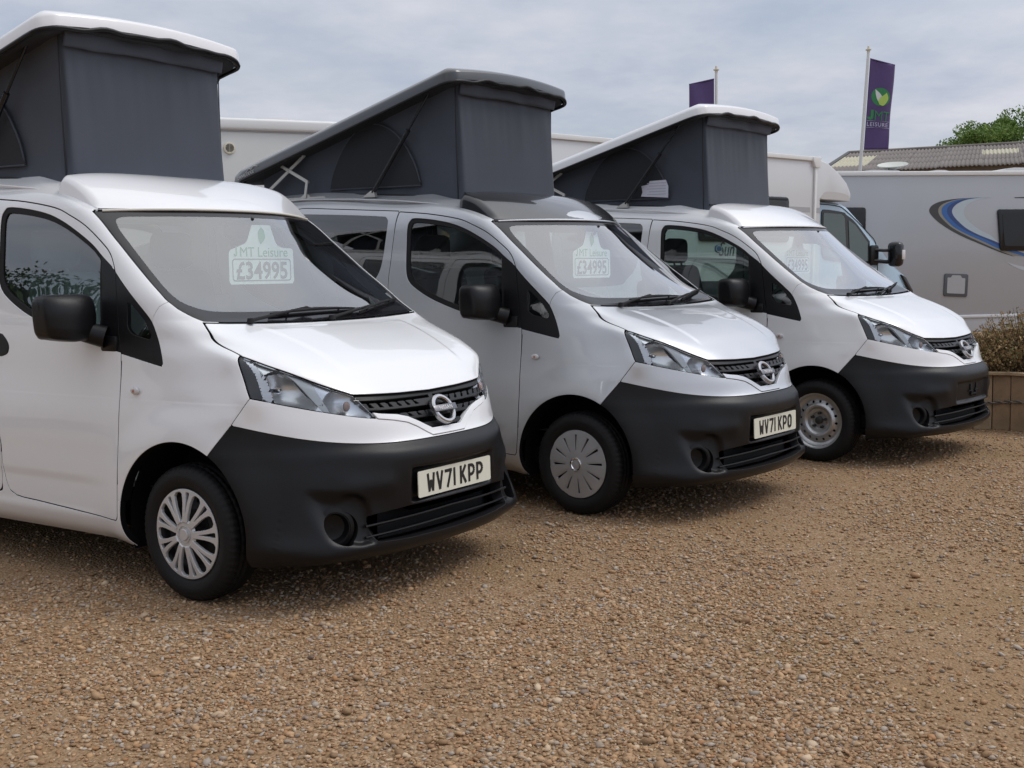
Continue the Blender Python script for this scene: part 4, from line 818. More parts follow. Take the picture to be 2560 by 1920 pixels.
        def flat(p, q, w=.022, d=.006, dy=0):
            p, q = Vector((p[0], 0, p[1])), Vector((q[0], 0, q[1])); e = (q - p).normalized(); nn = Vector((-e.z, 0, e.x)) * w / 2; ee = e * w * .4
            add_prism(bm, [(v.x, v.z) for v in (p - nn - ee, q - nn + ee, q + nn + ee, p + nn - ee)], y + dy - d / 2, y + dy + d / 2, 'xz')
        flat((-2.90, 1.962), (-2.461, 2.208)); flat((-2.69, 2.150), (-2.424, 2.025), dy=s * .008); flat((-2.424, 2.025), (-2.447, 1.925), dy=s * .015)
        add_prism(bm, [(-2.95, 1.912), (-2.25, 1.898), (-2.25, 1.918), (-2.40, 1.921), (-2.42, 1.94), (-2.47, 1.94), (-2.50, 1.923), (-2.95, 1.93)], y - .010, y + .010, 'xz')
        for (x, z) in ((-2.624, 2.113), (-2.424, 2.025), (-2.461, 2.208)): add_lathe(bm, [(0, s * .018), (.009, s * .016), (.010, 0)], 'y', 10, (x, y, z))
        bm_obj('roof_hinge', bm, ALU, van, False)
def fairing(van, m, cap):
    ny, nx = 61, 40; V = []; hw = .668
    ys = [hw * math.copysign(1 - (1 - abs(v)) ** 2.0, v) for v in np.linspace(-1, 1, ny)]; ts = [1 - (1 - t) ** 1.5 for t in np.linspace(0, 1, nx)]
    for y in ys:
        xf = -.4354 - .709 * y * y + .3452 * y ** 4 - .006; xr = -.985 + .02 * (y / hw) ** 2; zr = 1.888 - .034 * abs(y / hw) ** 4
        for t in ts:
            x = xf + (xr - xf) * t; prof = 1 - (1 - t) ** 1.75; z = 1.6905 + (zr - 1.6905) * float(prof)
            e = min(1, (hw - abs(y)) / .028); z -= .022 * (1 - e) ** 2 * min(1, t * 8); e2 = min(1, (1 - t) * (xf - xr) / .03); z -= .02 * (1 - e2) ** 2
            V.append((x, y, z))
    bm = bmesh.new(); bv = [bm.verts.new(p) for p in V]
    for i in range(ny - 1):
        for k in range(nx - 1): bm.faces.new((bv[i * nx + k], bv[(i + 1) * nx + k], bv[(i + 1) * nx + k + 1], bv[i * nx + k + 1]))
    rim = [(0, k) for k in range(nx)] + [(i, nx - 1) for i in range(1, ny)] + [(ny - 1, k) for k in range(nx - 2, -1, -1)]
    top = [bv[i * nx + k] for i, k in rim]
    a = [bm.verts.new((v.co.x, v.co.y + math.copysign(.004, v.co.y) * (abs(v.co.y) > hw - .01), v.co.z - .012)) for v in top]; b = [bm.verts.new((v.co.x, v.co.y + math.copysign(.006, v.co.y) * (abs(v.co.y) > hw - .01), 1.64)) for v in top]
    for q, r in ((top, a), (a, b)):
        for k in range(len(top) - 1): bm.faces.new((q[k], q[k + 1], r[k + 1], r[k]))
    f = bm_obj('cab_fairing', bm, m, van, angle=50)
    bm = bmesh.new(); add_tube(bm, [(-.4354 - .709 * y * y + .3452 * y ** 4 - .001, y, 1.6885 - .010 * (y / hw) ** 4) for y in np.linspace(-.655, .655, 31)], .0062, 8); bm_obj('fairing_sealant', bm, cap, f)
# ------------------------------------------------------------------ assemble the three vans
FAIR = mat('fairing_paint', (.80, .80, .81), .30, coat=1.0)
LIDW = mat('lid_paint', (.78, .78, .79), .35, coat=.8)
SEALANT = mat('sealant', (.66, .63, .56), .6)
def make_van():
    van = empty('campervan'); P = van_mesh_parts(van, WHITE); van_front(van, P); cab(van, 0); pop_top(van, LIDW); fairing(van, FAIR, SEALANT); return van
def copy_tree(o, parent=None, swap=None):
    c = o.copy(); COL.objects.link(c); c.parent = parent
    if parent is not None: c.matrix_parent_inverse = o.matrix_parent_inverse.copy()
    if swap and c.type == 'MESH':
        for s in c.material_slots:
            if s.material in swap: m = s.material; s.link = 'OBJECT'; s.material = swap[m]
    for ch in list(o.children): copy_tree(ch, c, swap)
    return c
VANS = [((-.9189, 5.4563), -.6014, 'spokes', 'WV71 KPP'), ((.8738, 7.0420), -.6822, 'slots', 'WV71 KPO'), ((2.6829, 8.6951), -.7296, 'steel', None)]
VLAB = ['white campervan nearest the camera with grey pop-up roof tent and plate WV71 KPP', 'silver campervan in the middle of the row with black pop-up roof lid', 'white campervan at the far end of the row without a front number plate']
proto = make_van(); vans = []
for i, (xy, yaw, style, plate) in enumerate(VANS):
    swap = {WHITE: SILVER, FAIR: BLACKP, LIDW: BLACKP, SEALANT: SILVER, TRIM: TRIMD, SEATG: SEATM} if i == 1 else {SEALANT: WHITE} if i == 2 else {SEATM: SEATC}
    vans.append((proto, None) if False else copy_tree(proto, None, swap))
    v = vans[-1]; v.location = (*xy, 0); v.rotation_euler = (0, 0, yaw); tag(v, VLAB[i], 'campervan', 'campervans with pop-up roofs in a row')
def kill(o):
    for ch in list(o.children): kill(ch)
    bpy.data.objects.remove(o)
kill(proto)
for i, (xy, yaw, style, plate) in enumerate(VANS):
    v = vans[i]; w = wheel(v, style, 0, False)
    for x, left in ((0, True), (-2.725, False), (-2.725, True)):
        q = copy_tree(w, v); q.location = (x, .735 if left else -.735, .2925); q.rotation_euler = (0, .4, math.pi if left else 0)
    if plate: number_plate(v, plate)
    else:
        bm = bmesh.new()
        for y in (-.06, .045): add_box(bm, (.803, y, .51), (.008, .022, .05), .003); add_box(bm, (.804, y, .487), (.012, .075, .008), .003)
        add_box(bm, (.803, -.005, .462), (.010, .10, .012), .003); add_box(bm, (.803, -.045, .475), (.008, .012, .06), .002); add_box(bm, (.803, .035, .475), (.008, .012, .06), .002); bm_obj('plate_bracket', bm, PLASTICD, v)

for ch in list(vans[2].children):
    if ch.name.startswith('front_seat') and ch.data.materials[0] == SEATG: bpy.data.objects.remove(ch)
# ------------------------------------------------------------------ ground: gravel sheet and loose stones
def ground_material():
    m = bpy.data.materials.new('gravel'); m.use_nodes = True; TINT = (.94, .885, .82, 1); nt = m.node_tree; N, L = nt.nodes, nt.links; p = N['Principled BSDF']; p.inputs['Roughness'].default_value = .92; p.inputs['Specular IOR Level'].default_value = .25
    t = N.new('ShaderNodeTexCoord'); v = N.new('ShaderNodeTexVoronoi'); v.inputs['Scale'].default_value = 78; v.inputs['Randomness'].default_value = 1; L.new(t.outputs['Object'], v.inputs['Vector'])
    w = N.new('ShaderNodeSeparateColor'); L.new(v.outputs['Color'], w.inputs[0])
    r = N.new('ShaderNodeValToRGB'); e = r.color_ramp.elements; e[0].position = 0; e[0].color = (.20, .125, .07, 1); e[1].position = 1; e[1].color = (.45, .355, .26, 1)
    for pos, c in ((.25, (.27, .175, .10)), (.5, (.33, .22, .13)), (.7, (.31, .235, .165)), (.85, (.38, .27, .17))): q = e.new(pos); q.color = (*c, 1)
    L.new(w.outputs[0], r.inputs[0])
    # fines: sandy or mossy patches between the stones
    n = N.new('ShaderNodeTexNoise'); n.inputs['Scale'].default_value = .9; n.inputs['Detail'].default_value = 5; L.new(t.outputs['Object'], n.inputs['Vector'])
    rn = N.new('ShaderNodeValToRGB'); rn.color_ramp.elements[0].position = .42; rn.color_ramp.elements[1].position = .66; rn.color_ramp.elements[0].color = (0, 0, 0, 1); rn.color_ramp.elements[1].color = (1, 1, 1, 1); L.new(n.outputs['Fac'], rn.inputs[0])
    n2 = N.new('ShaderNodeTexNoise'); n2.inputs['Scale'].default_value = 160; n2.inputs['Detail'].default_value = 4; L.new(t.outputs['Object'], n2.inputs['Vector'])
    sand = N.new('ShaderNodeValToRGB'); sand.color_ramp.elements[0].position = .3; sand.color_ramp.elements[1].position = .7; sand.color_ramp.elements[0].color = (.22, .14, .075, 1); sand.color_ramp.elements[1].color = (.37, .255, .145, 1); L.new(n2.outputs['Fac'], sand.inputs[0])
    mix = N.new('ShaderNodeMixRGB'); mf = N.new('ShaderNodeMath'); mf.operation = 'MULTIPLY'; mf.inputs[1].default_value = .85; L.new(rn.outputs[0], mf.inputs[0]); L.new(mf.outputs[0], mix.inputs[0]); L.new(r.outputs[0], mix.inputs[1]); L.new(sand.outputs[0], mix.inputs[2])
    n3 = N.new('ShaderNodeTexNoise'); n3.inputs['Scale'].default_value = .55; n3.inputs['Detail'].default_value = 3; mp_ = N.new('ShaderNodeMapping'); mp_.inputs['Location'].default_value = (4, 9, 0); L.new(t.outputs['Object'], mp_.inputs['Vector']); L.new(mp_.outputs[0], n3.inputs['Vector'])
    rm = N.new('ShaderNodeValToRGB'); rm.color_ramp.elements[0].position = .55; rm.color_ramp.elements[1].position = .75; rm.color_ramp.elements[0].color = (1, 1, 1, 1); rm.color_ramp.elements[1].color = (.72, .76, .50, 1); L.new(n3.outputs['Fac'], rm.inputs[0])
    mul = N.new('ShaderNodeMixRGB'); mul.blend_type = 'MULTIPLY'; mul.inputs[0].default_value = .7; L.new(mix.outputs[0], mul.inputs[1]); L.new(rm.outputs[0], mul.inputs[2]); tn = N.new('ShaderNodeMixRGB'); tn.blend_type = 'MULTIPLY'; tn.inputs[0].default_value = 1; tn.inputs[2].default_value = TINT; L.new(mul.outputs[0], tn.inputs[1]); L.new(tn.outputs[0], p.inputs['Base Color'])
    inv = N.new('ShaderNodeMath'); inv.operation = 'MULTIPLY'; inv.inputs[1].default_value = -1; L.new(v.outputs['Distance'], inv.inputs[0]); b = N.new('ShaderNodeBump'); b.inputs['Strength'].default_value = .8; b.inputs['Distance'].default_value = .012; L.new(inv.outputs[0], b.inputs['Height']); L.new(b.outputs[0], p.inputs['Normal'])
    return m
GRAVEL = ground_material()
bm = bmesh.new(); bmesh.ops.create_grid(bm, x_segments=2, y_segments=2, size=600); tag(bm_obj('ground', bm, GRAVEL, None, False), kind='structure')
def stone_material():
    m = bpy.data.materials.new('stones'); m.use_nodes = True; p = m.node_tree.nodes['Principled BSDF']; a = m.node_tree.nodes.new('ShaderNodeAttribute'); a.attribute_name = 'col'
    m.node_tree.links.new(a.outputs['Color'], p.inputs['Base Color']); p.inputs['Roughness'].default_value = .75; p.inputs['Specular IOR Level'].default_value = .3; return m
def color_attr(me, C):
    at = me.color_attributes.new('col', 'FLOAT_COLOR', 'POINT'); at.data.foreach_set('color', np.concatenate([C, np.ones((len(C), 1))], 1).astype(np.float32).ravel())
def fast_mesh(name, V, F, m, smooth=True, parent=None):
    me = bpy.data.meshes.new(name); k = F.shape[1]; me.vertices.add(len(V)); me.vertices.foreach_set('co', V.astype(np.float32).ravel()); me.loops.add(F.size); me.loops.foreach_set('vertex_index', F.astype(np.int32).ravel())
    me.polygons.add(len(F)); me.polygons.foreach_set('loop_start', np.arange(0, F.size, k, dtype=np.int32)); me.polygons.foreach_set('use_smooth', np.full(len(F), smooth)); me.update(calc_edges=True); me.materials.append(m)
    o = bpy.data.objects.new(name, me); link(o, parent); return o
def stones(n_near=66000, n_far=42000):
    ph = (1 + 5 ** .5) / 2; ico = np.array([(-1, ph, 0), (1, ph, 0), (-1, -ph, 0), (1, -ph, 0), (0, -1, ph), (0, 1, ph), (0, -1, -ph), (0, 1, -ph), (ph, 0, -1), (ph, 0, 1), (-ph, 0, -1), (-ph, 0, 1)]) / math.hypot(1, ph)
    icf = np.array([(0, 11, 5), (0, 5, 1), (0, 1, 7), (0, 7, 10), (0, 10, 11), (1, 5, 9), (5, 11, 4), (11, 10, 2), (10, 7, 6), (7, 1, 8), (3, 9, 4), (3, 4, 2), (3, 2, 6), (3, 6, 8), (3, 8, 9), (4, 9, 5), (2, 4, 11), (6, 2, 10), (8, 6, 7), (9, 8, 1)])
    octv = np.array([(1, 0, 0), (-1, 0, 0), (0, 1, 0), (0, -1, 0), (0, 0, 1), (0, 0, -1.)]); octf = np.array([(0, 2, 4), (2, 1, 4), (1, 3, 4), (3, 0, 4), (2, 0, 5), (1, 2, 5), (3, 1, 5), (0, 3, 5)])
    pal = np.array([(.40, .265, .155), (.44, .30, .18), (.35, .22, .125), (.46, .36, .26), (.36, .30, .25), (.42, .38, .34), (.29, .19, .11), (.52, .42, .31), (.38, .215, .11), (.25, .20, .17)]) * np.array([.91, .85, .78]); pw = np.array([.20, .17, .14, .12, .07, .06, .10, .07, .05, .02]); pw /= pw.sum()
    Vs, Fs, Cs, base = [], [], [], 0
    for n, v0, f0, (y0, y1), sc in ((n_near, ico, icf, (2.55, 5.2), 1.0), (n_far, octv, octf, (5.2, 10.5), 1.15)):
        y = y0 + (y1 - y0) * RNG.random(n) ** (1.0 if y0 < 3 else 1.35); x = (RNG.random(n) * 2 - 1) * (.47 * y + .15) 
        if y0 > 3: x = np.where(RNG.random(n) < .3, x, np.abs(x) * .98 + .0)
        s = np.exp(RNG.normal(math.log(.0056), .36, n)) * sc; s = np.clip(s, .0035, .020)
        # denser and barer patches
        q = np.array([mnoise.noise(Vector((a * .9, b * .9, 5.0))) for a, b in zip(x, y)]); keep = RNG.random(n) < np.clip(.75 + 1.5 * q, .22, 1); x, y, s, q = x[keep], y[keep], s[keep], q[keep]; n = len(x)
        M = RNG.normal(size=(n, 3, 3)); Q, _ = np.linalg.qr(M); sc3 = np.stack([s * RNG.uniform(.9, 1.5, n), s * RNG.uniform(.75, 1.1, n), s * RNG.uniform(.45, .75, n)], 1)
        az = RNG.random(n) * 6.283; tx = RNG.normal(0, .25, n); ca, sa = np.cos(az), np.sin(az)
        loc = v0[None] * (1 + .18 * RNG.normal(size=(n, len(v0), 1))) * sc3[:, None, :]; lz = loc[..., 2] + loc[..., 0] * tx[:, None]
        V = np.stack([loc[..., 0] * ca[:, None] - loc[..., 1] * sa[:, None] + x[:, None], loc[..., 0] * sa[:, None] + loc[..., 1] * ca[:, None] + y[:, None], lz + (sc3[:, 2] * RNG.uniform(.1, .8, n))[:, None]], -1)
        c = pal[RNG.choice(len(pal), n, p=pw)] * RNG.uniform(.82, 1.14, (n, 1)); Vs.append(V.reshape(-1, 3)); Cs.append(np.repeat(c, len(v0), 0)); Fs.append((f0[None] + (np.arange(n) * len(v0))[:, None, None]).reshape(-1, 3) + base); base += n * len(v0)
    o = fast_mesh('gravel_stones', np.concatenate(Vs), np.concatenate(Fs), stone_material()); color_attr(o.data, np.concatenate(Cs)); tag(o, 'loose tan and grey gravel stones covering the yard', 'gravel', kind='stuff')
stones()

# ------------------------------------------------------------------ vegetation
def leaf_material(name, trans=.25):
    m = bpy.data.materials.new(name); m.use_nodes = True; nt = m.node_tree; p = nt.nodes['Principled BSDF']; a = nt.nodes.new('ShaderNodeAttribute'); a.attribute_name = 'col'; nt.links.new(a.outputs['Color'], p.inputs['Base Color']); p.inputs['Roughness'].default_value = .6; p.inputs['Specular IOR Level'].default_value = .3
    tr = nt.nodes.new('ShaderNodeBsdfTranslucent'); nt.links.new(a.outputs['Color'], tr.inputs[0]); mx_ = nt.nodes.new('ShaderNodeMixShader'); mx_.inputs[0].default_value = trans; nt.links.new(p.outputs[0], mx_.inputs[1]); nt.links.new(tr.outputs[0], mx_.inputs[2]); nt.links.new(mx_.outputs[0], nt.nodes['Material Output'].inputs[0]); return m
LEAF = leaf_material('leaves')
BARK = mat('bark', (.09, .065, .045), .9, bump=(40, .5, 5), var=(8, .4))
def leaf_cloud(name, C, size, cols, parent, aspect=.5, up=.3):
    """C: leaf centres (n,3); one folded quad per leaf"""
    n = len(C); s = size * np.exp(RNG.normal(0, .25, n)); d = RNG.normal(size=(n, 3)); d[:, 2] += up; d /= np.linalg.norm(d, axis=1, keepdims=True); e = np.cross(d, RNG.normal(size=(n, 3))); e /= np.maximum(np.linalg.norm(e, axis=1, keepdims=True), 1e-6)
    V = np.stack([C - d * s[:, None] * .5, C + e * (s * aspect * .5)[:, None], C + d * s[:, None] * .5, C - e * (s * aspect * .5)[:, None]], 1).reshape(-1, 3); F = np.arange(4 * n).reshape(n, 4)
    o = fast_mesh(name, V, F, LEAF, False, parent); k = RNG.choice(len(cols), n); c = np.array(cols)[k] * RNG.uniform(.7, 1.25, (n, 1)); color_attr(o.data, np.repeat(c, 4, 0)); return o
def clump_points(centre, rad, nclump, per, cr, squash=1.0, seed=1):
    r = np.random.default_rng(seed); out = []
    for _ in range(nclump):
        u = r.normal(size=3); u /= np.linalg.norm(u); u *= r.random() ** .33; c = np.array(centre) + u * np.array(rad); k = per
        g = r.normal(size=(k, 3)); g /= np.linalg.norm(g, axis=1, keepdims=True); out.append(c + g * (cr * r.uniform(.6, 1.2)) * (r.random((k, 1)) ** .4) * [1, 1, squash])
    return np.concatenate(out)
def tree(name, base, h, crown_c, crown_r, label, ncl=60, per=260, leaf=.22, seed=3):
    t = empty(name, base, 0, label, 'tree'); bm = bmesh.new(); add_tube(bm, [(0, 0, 0), (.1, 0, h * .3), (0, .1, h * .6), (0, 0, h * .85)], [.35, .28, .18, .06], 9)
    r = np.random.default_rng(seed); cl = []
    for i in range(14):
        a = r.random() * 6.283; z = h * r.uniform(.35, .7); e = (crown_c[0] + crown_r[0] * .75 * math.cos(a), crown_c[1] + crown_r[1] * .75 * math.sin(a), crown_c[2] + crown_r[2] * r.uniform(-.4, .7)); add_tube(bm, [(0, 0, z), (e[0] * .5, e[1] * .5, z + (e[2] - z) * .6), e], [.12, .07, .025], 6)
    bm_obj('trunk', bm, BARK, t); P = clump_points(crown_c, crown_r, ncl, per, leaf * 6.5, .6, seed); leaf_cloud('crown', P, leaf, [(.12, .21, .045), (.16, .26, .06), (.09, .16, .034), (.21, .30, .08)], t); return t
tree('broadleaf_tree', (27.2, 62, 0), 8.0, (0, 0, 6.4), (4.6, 4.2, 2.9), 'green broadleaf tree rising behind the corrugated barn roof', 130, 520, .15, 5)
# brown shrub in the timber planter
def shrub(base, label):
    t = empty('shrub', base, 0, label, 'shrub'); bm = bmesh.new(); P = []
    r = np.random.default_rng(11)
    for i in range(520):
        a = r.random() * 6.283; q = r.random() ** .5; x, y = .62 * q * math.cos(a), .40 * q * math.sin(a); hh = (.60 - .36 * q * q) * r.uniform(.72, 1.08); lx, ly = x * .35 + r.normal(0, .03), y * .35 + r.normal(0, .03)
        p0, p1, p2 = Vector((x * .55, y * .55, 0)), Vector((x * .85, y * .85, hh * .55)), Vector((x + lx * .5, y + ly * .5, hh)); add_tube(bm, [p0, p1, p2], [.004, .003, .0012], 4, False)
        for k in range(26):
            tt = r.uniform(.25, 1.0); p = p0.lerp(p1, tt * 2) if tt < .5 else p1.lerp(p2, tt * 2 - 1); P.append((p.x + r.normal(0, .012), p.y + r.normal(0, .012), p.z + r.normal(0, .010)))
    bm_obj('stems', bm, mat('twig', (.10, .062, .035), .9), t); leaf_cloud('foliage', np.array(P), .026, [(.34, .22, .10), (.26, .155, .07), (.38, .27, .13), (.20, .15, .065), (.17, .17, .065), (.45, .33, .17)], t, .5, .8); return t
shrub((4.42, 9.80, .40), 'dry brown shrub growing in the timber planter at the right')
# planter of upright boards with a capping rail and a chain
def planter():
    t = empty('timber_planter', (4.1, 9.5, 0), 0, 'weathered timber planter of upright boards with a chain round it', 'planter'); o0 = Vector((4.1, 9.5, 0))
    path = [(3.30, 9.78), (3.62, 9.69), (3.90, 9.615), (4.075, 9.540), (4.20, 9.40), (4.42, 9.17), (4.75, 8.95), (5.15, 8.90), (5.5, 9.1), (5.65, 9.6), (5.4, 10.2), (4.7, 10.5), (3.9, 10.4), (3.4, 10.1)]
    P = smooth_poly(path, 8); seg = np.linalg.norm(np.roll(P, -1, 0) - P, axis=1); cum = np.concatenate([[0], np.cumsum(seg)]); Pc = np.concatenate([P, P[:1]]); n = int(cum[-1] / .147); wood = [mat('timber_%d' % i, c, .85, bump=(60, .5, 6), var=(7, .35)) for i, c in enumerate(((.33, .225, .135), (.38, .27, .165), (.28, .19, .115)))]
    bmB = bmesh.new(); add_box(bmB, (0, 0, 0), (.142, .032, .46), .004, None, 1); meB = bpy.data.meshes.new('board'); bmB.to_mesh(meB); bmB.free(); meB.materials.append(wood[0])
    at = lambda s: np.array([np.interp(s % cum[-1], cum, Pc[:, 0]), np.interp(s % cum[-1], cum, Pc[:, 1])])
    for i in range(n):
        s = (i + .5) * cum[-1] / n; p, q = at(s), at(s + .02); a = math.atan2(q[1] - p[1], q[0] - p[0]); b = bpy.data.objects.new('board', meB); link(b, t); b.location = (p[0] - o0.x + random.uniform(-.003, .003), p[1] - o0.y, .23); b.rotation_euler = (random.uniform(-.01, .01), 0, a)
        b.material_slots[0].link = 'OBJECT'; b.material_slots[0].material = wood[random.randrange(3)]
    k = 22
    for i in range(k):
        s0, s1 = i * cum[-1] / k, (i + 1) * cum[-1] / k - .006; p, q = at(s0), at(s1); mid = (p + q) / 2; L_ = np.hypot(*(q - p)); bm = bmesh.new(); add_box(bm, (0, 0, 0), (L_ + .004, .085, .026), .004, None, 1); b = bm_obj('capping', bm, wood[1], t, False); b.location = (mid[0] - o0.x, mid[1] - o0.y, .473); b.rotation_euler = (0, 0, math.atan2(q[1] - p[1], q[0] - p[0]))
    bm = bmesh.new(); S = cum[-1]; m = 150
    for i in range(m):
        s = i * S / m; p, q = at(s), at(s + .02); tg = Vector((q[0] - p[0], q[1] - p[1], 0)).normalized(); nn = Vector((tg.y, -tg.x, 0)); c = Vector((p[0] - o0.x, p[1] - o0.y, .235 + .012 * math.sin(i * .31))) + nn * .024; up = Vector((0, 0, 1)) if i % 2 else nn
        add_tube(bm, [c + tg * (.034 * math.cos(a)) + up * (.012 * math.sin(a)) for a in np.linspace(0, 2 * math.pi, 11)], .0038, 5, False)
    bm_obj('chain', bm, mat('chain_steel', (.20, .18, .16), .5, metal=.7), t)
    bm = bmesh.new(); bm.faces.new([bm.verts.new((x - o0.x, y - o0.y, .42)) for x, y in P]); bm_obj('soil', bm, mat('soil', (.05, .035, .022), .95, bump=(60, 1, 6)), t, False); return t
planter()

# ------------------------------------------------------------------ motorhomes behind the row
MHW = mat('motorhome_white', (.62, .63, .64), .35, coat=.4, var=(1.2, .05)); MHC = mat('motorhome_cream', (.60, .60, .575), .4, coat=.3, var=(1.5, .06)); MHG = mat('motorhome_grey', (.42, .43, .45), .28, metal=.15, coat=.7, var=(.8, .05)); CABB = mat('cab_blue', (.36, .50, .62), .3, coat=1.0)
STRG = mat('stripe_grey', (.36, .365, .38), .4); WINB = mat('window_dark', (.012, .013, .015), .08); TRIMW = mat('trim_white', (.72, .72, .71), .4); ACR = mat('aged_plastic', (.66, .62, .50), .5)
def face_prism(name, poly, d0, d1, m, parent, bev=0.0, smooth=False):
    bm = bmesh.new(); add_prism(bm, [tuple(p) for p in poly], d0, d1, 'xz')
    if bev:
        es = [e for e in bm.edges if len(e.link_faces) == 2 and e.calc_face_angle(0) > .6]; bmesh.ops.bevel(bm, geom=es, offset=bev, segments=3, profile=.5, affect='EDGES')
    return bm_obj(name, bm, m, parent, smooth or bev > 0, 35)
def rect(x0, z0, x1, z1, r=.0): return round_poly([(x0, z0), (x1, z0), (x1, z1), (x0, z1)], r, 5) if r else [(x0, z0), (x1, z0), (x1, z1), (x0, z1)]
def heading(v): return math.atan2(v[1], v[0])
def road_wheel(parent, x, y, r=.33):
    w = bpy.data.objects.new('wheel', None); COL.objects.link(w); w.parent = parent; w.location = (x, y, r)
    bm = bmesh.new(); add_lathe(bm, [(.6 * r, -.10), (.9 * r, -.11), (r, -.07), (r, .07), (.9 * r, .11), (.6 * r, .10)], 'y', 40); bm_obj('tyre', bm, TYRE, w); bm = bmesh.new(); add_lathe(bm, [(0, -.09), (.3 * r, -.09), (.5 * r, -.07), (.62 * r, -.10), (.62 * r, .05)], 'y', 32); bm_obj('rim', bm, STEEL, w); return w
def motorhome_blue():
    t = empty('motorhome', (4.48, 16.69, 0), heading((.761, .649)), 'white motorhome with a pale blue cab behind the third campervan', 'motorhome')
    body = [(-5.75, .42), (-5.75, 2.80), (-5.66, 2.90), (-.06, 2.93), (.16, 2.885), (.34, 2.80), (.50, 2.71), (.63, 2.62), (.71, 2.51), (.74, 2.46), (.73, 2.40), (.68, 2.355), (.30, 2.365), (-.03, 2.365), (-.03, .42)]
    b = face_prism('living_body', body, 0, 2.25, MHW, t, .02)
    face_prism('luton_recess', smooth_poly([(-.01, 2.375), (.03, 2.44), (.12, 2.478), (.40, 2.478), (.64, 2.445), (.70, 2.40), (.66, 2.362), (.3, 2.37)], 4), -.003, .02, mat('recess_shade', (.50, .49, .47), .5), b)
    for nm, p, d, m in (('roof_rail', rect(-5.7, 2.895, -.18, 2.955), (-.03, .06), TRIMW), ('rail_corner', round_poly([(-.20, 2.80), (-.09, 2.80), (-.09, 2.90), (-.06, 2.955), (-.26, 2.955), (-.26, 2.90)], .02, 3), (-.045, .03), TRIMW), ('downpipe', [(-.275, .5), (-.235, .5), (-.14, 2.81), (-.19, 2.81)], (-.03, .0), TRIMW),
                        ('stripe', [(-5.7, 2.20), (-.28, 2.175), (-.28, 2.245), (-5.7, 2.27)], (-.003, .002), STRG), ('stripe', [(-.20, 2.172), (-.035, 2.17), (-.035, 2.243), (-.20, 2.245)], (-.003, .002), STRG)):
        face_prism(nm, p, d[0], d[1], m, t, .006 if 'stripe' not in nm else 0)
    w = face_prism('side_window', rect(-2.70, 1.75, -.80, 2.37, .07), -.028, .01, GLOSSB, t, .01); face_prism('pane', rect(-2.62, 1.81, -.88, 2.31, .05), -.032, -.026, WINB, w); face_prism('window_rail', rect(-2.66, 2.325, -.84, 2.345), -.036, -.026, PLASTIC, w)
    sw = mat('swoosh_grey', (.17, .18, .18), .4)
    top = smooth_poly([(-3.6, 1.575), (-2.99, 1.555), (-2.46, 1.545), (-1.88, 1.52), (-1.0, 1.46)], 6, False); 
    for off, wd, m in ((0, .035, sw), (-.045, .03, STRG)):
        L_ = smooth_poly([(-3.6, 1.565 + off), (-2.99, 1.550 + off), (-2.60, 1.495 + off), (-2.40, 1.44 + off), (-2.20, 1.35 + off), (-2.01, 1.27 + off), (-1.7, 1.19 + off), (-1.0, 1.1 + off)], 5, False); face_prism('swoosh', list(map(tuple, L_)) + [(x, z - wd) for x, z in L_[::-1]], -.003, .002, m, t)
    face_prism('swoosh', list(map(tuple, top)) + [(x, z - .03 - .02 * (x + 3.6)) for x, z in top[::-1]], -.0045, .002, sw, t)
    me = text_mesh('Sun', .27, .001, 'LEFT', shear=.32, xscale=.82); put_mesh('lettering', me, INK, t, frame((-2.30, -.004, 1.565), (1, 0, 0), (0, 0, 1)))
    bm = bmesh.new(); add_lathe(bm, [(0, -.012), (.062, -.012), (.07, 0)], 'y', 32, (0, 0, 0)); bmesh.ops.scale(bm, vec=(1.05, 1, .75), verts=bm.verts); o = bm_obj('oval_badge', bm, mat('badge_blue', (.05, .10, .22), .3), t); o.location = (-2.30, 0, 1.66)
    bm = bmesh.new(); add_lathe(bm, [(.050, -.015), (.058, -.015)], 'y', 32); bmesh.ops.scale(bm, vec=(1.05, 1, .75), verts=bm.verts); o2 = bm_obj('badge_rim', bm, TRIMW, o)
    face_prism('skirt', rect(-5.7, .30, -.05, .45), .02, .06, STRG, t)
    # cab: blue panel van front
    cabp = [(-.05, .42), (-.05, 2.352), (.63, 2.335), (.80, 2.285), (1.21, 2.04), (1.70, 1.70), (1.91, 1.535), (2.10, 1.41), (2.40, 1.27), (2.56, 1.10), (2.68, .90), (2.72, .62), (2.66, .40), (2.2, .36), (2.2, .36)]
    c = face_prism('cab', cabp[:-1], .10, 2.10, CABB, t, .05)
    fr = smooth_poly([(.13, 2.15), (.16, 2.215), (.22, 2.232), (.66, 2.205), (.76, 2.165), (1.0, 2.055), (1.38, 1.78, 0), (1.40, 1.44, 0), (.90, 1.46), (.30, 1.50), (.17, 1.55), (.13, 1.70)], 4); face_prism('door_frame', fr, .085, .12, GLOSSB, c)
    g1 = round_poly([(.165, 1.56), (.165, 2.185), (.62, 2.172), (.70, 2.13), (.765, 1.50)], .03, 3); g2 = round_poly([(.85, 1.50), (.80, 2.09), (.98, 2.02), (1.32, 1.76), (1.33, 1.48)], .02, 3); CG = glass('cab_glass', (.34, .42, .42), 1.52, base=.02, boost=1.6)
    face_prism('door_glass', g1, .078, .084, mat('cab_glass_dark', (.08, .11, .11), .05), c); face_prism('quarter_glass', g2, .078, .084, MATS['cab_glass_dark'], c)
    for pl in ([(-.03, 2.31), (.48, 2.292), (.74, 2.235), (1.34, 1.915), (1.59, 1.70), (1.62, 1.2)],):
        bm = bmesh.new(); add_tube(bm, [(x, .098, z) for x, z in smooth_poly(pl, 4, False)], .006, 5); bm_obj('door_seam', bm, SEAL_SHADE, c)
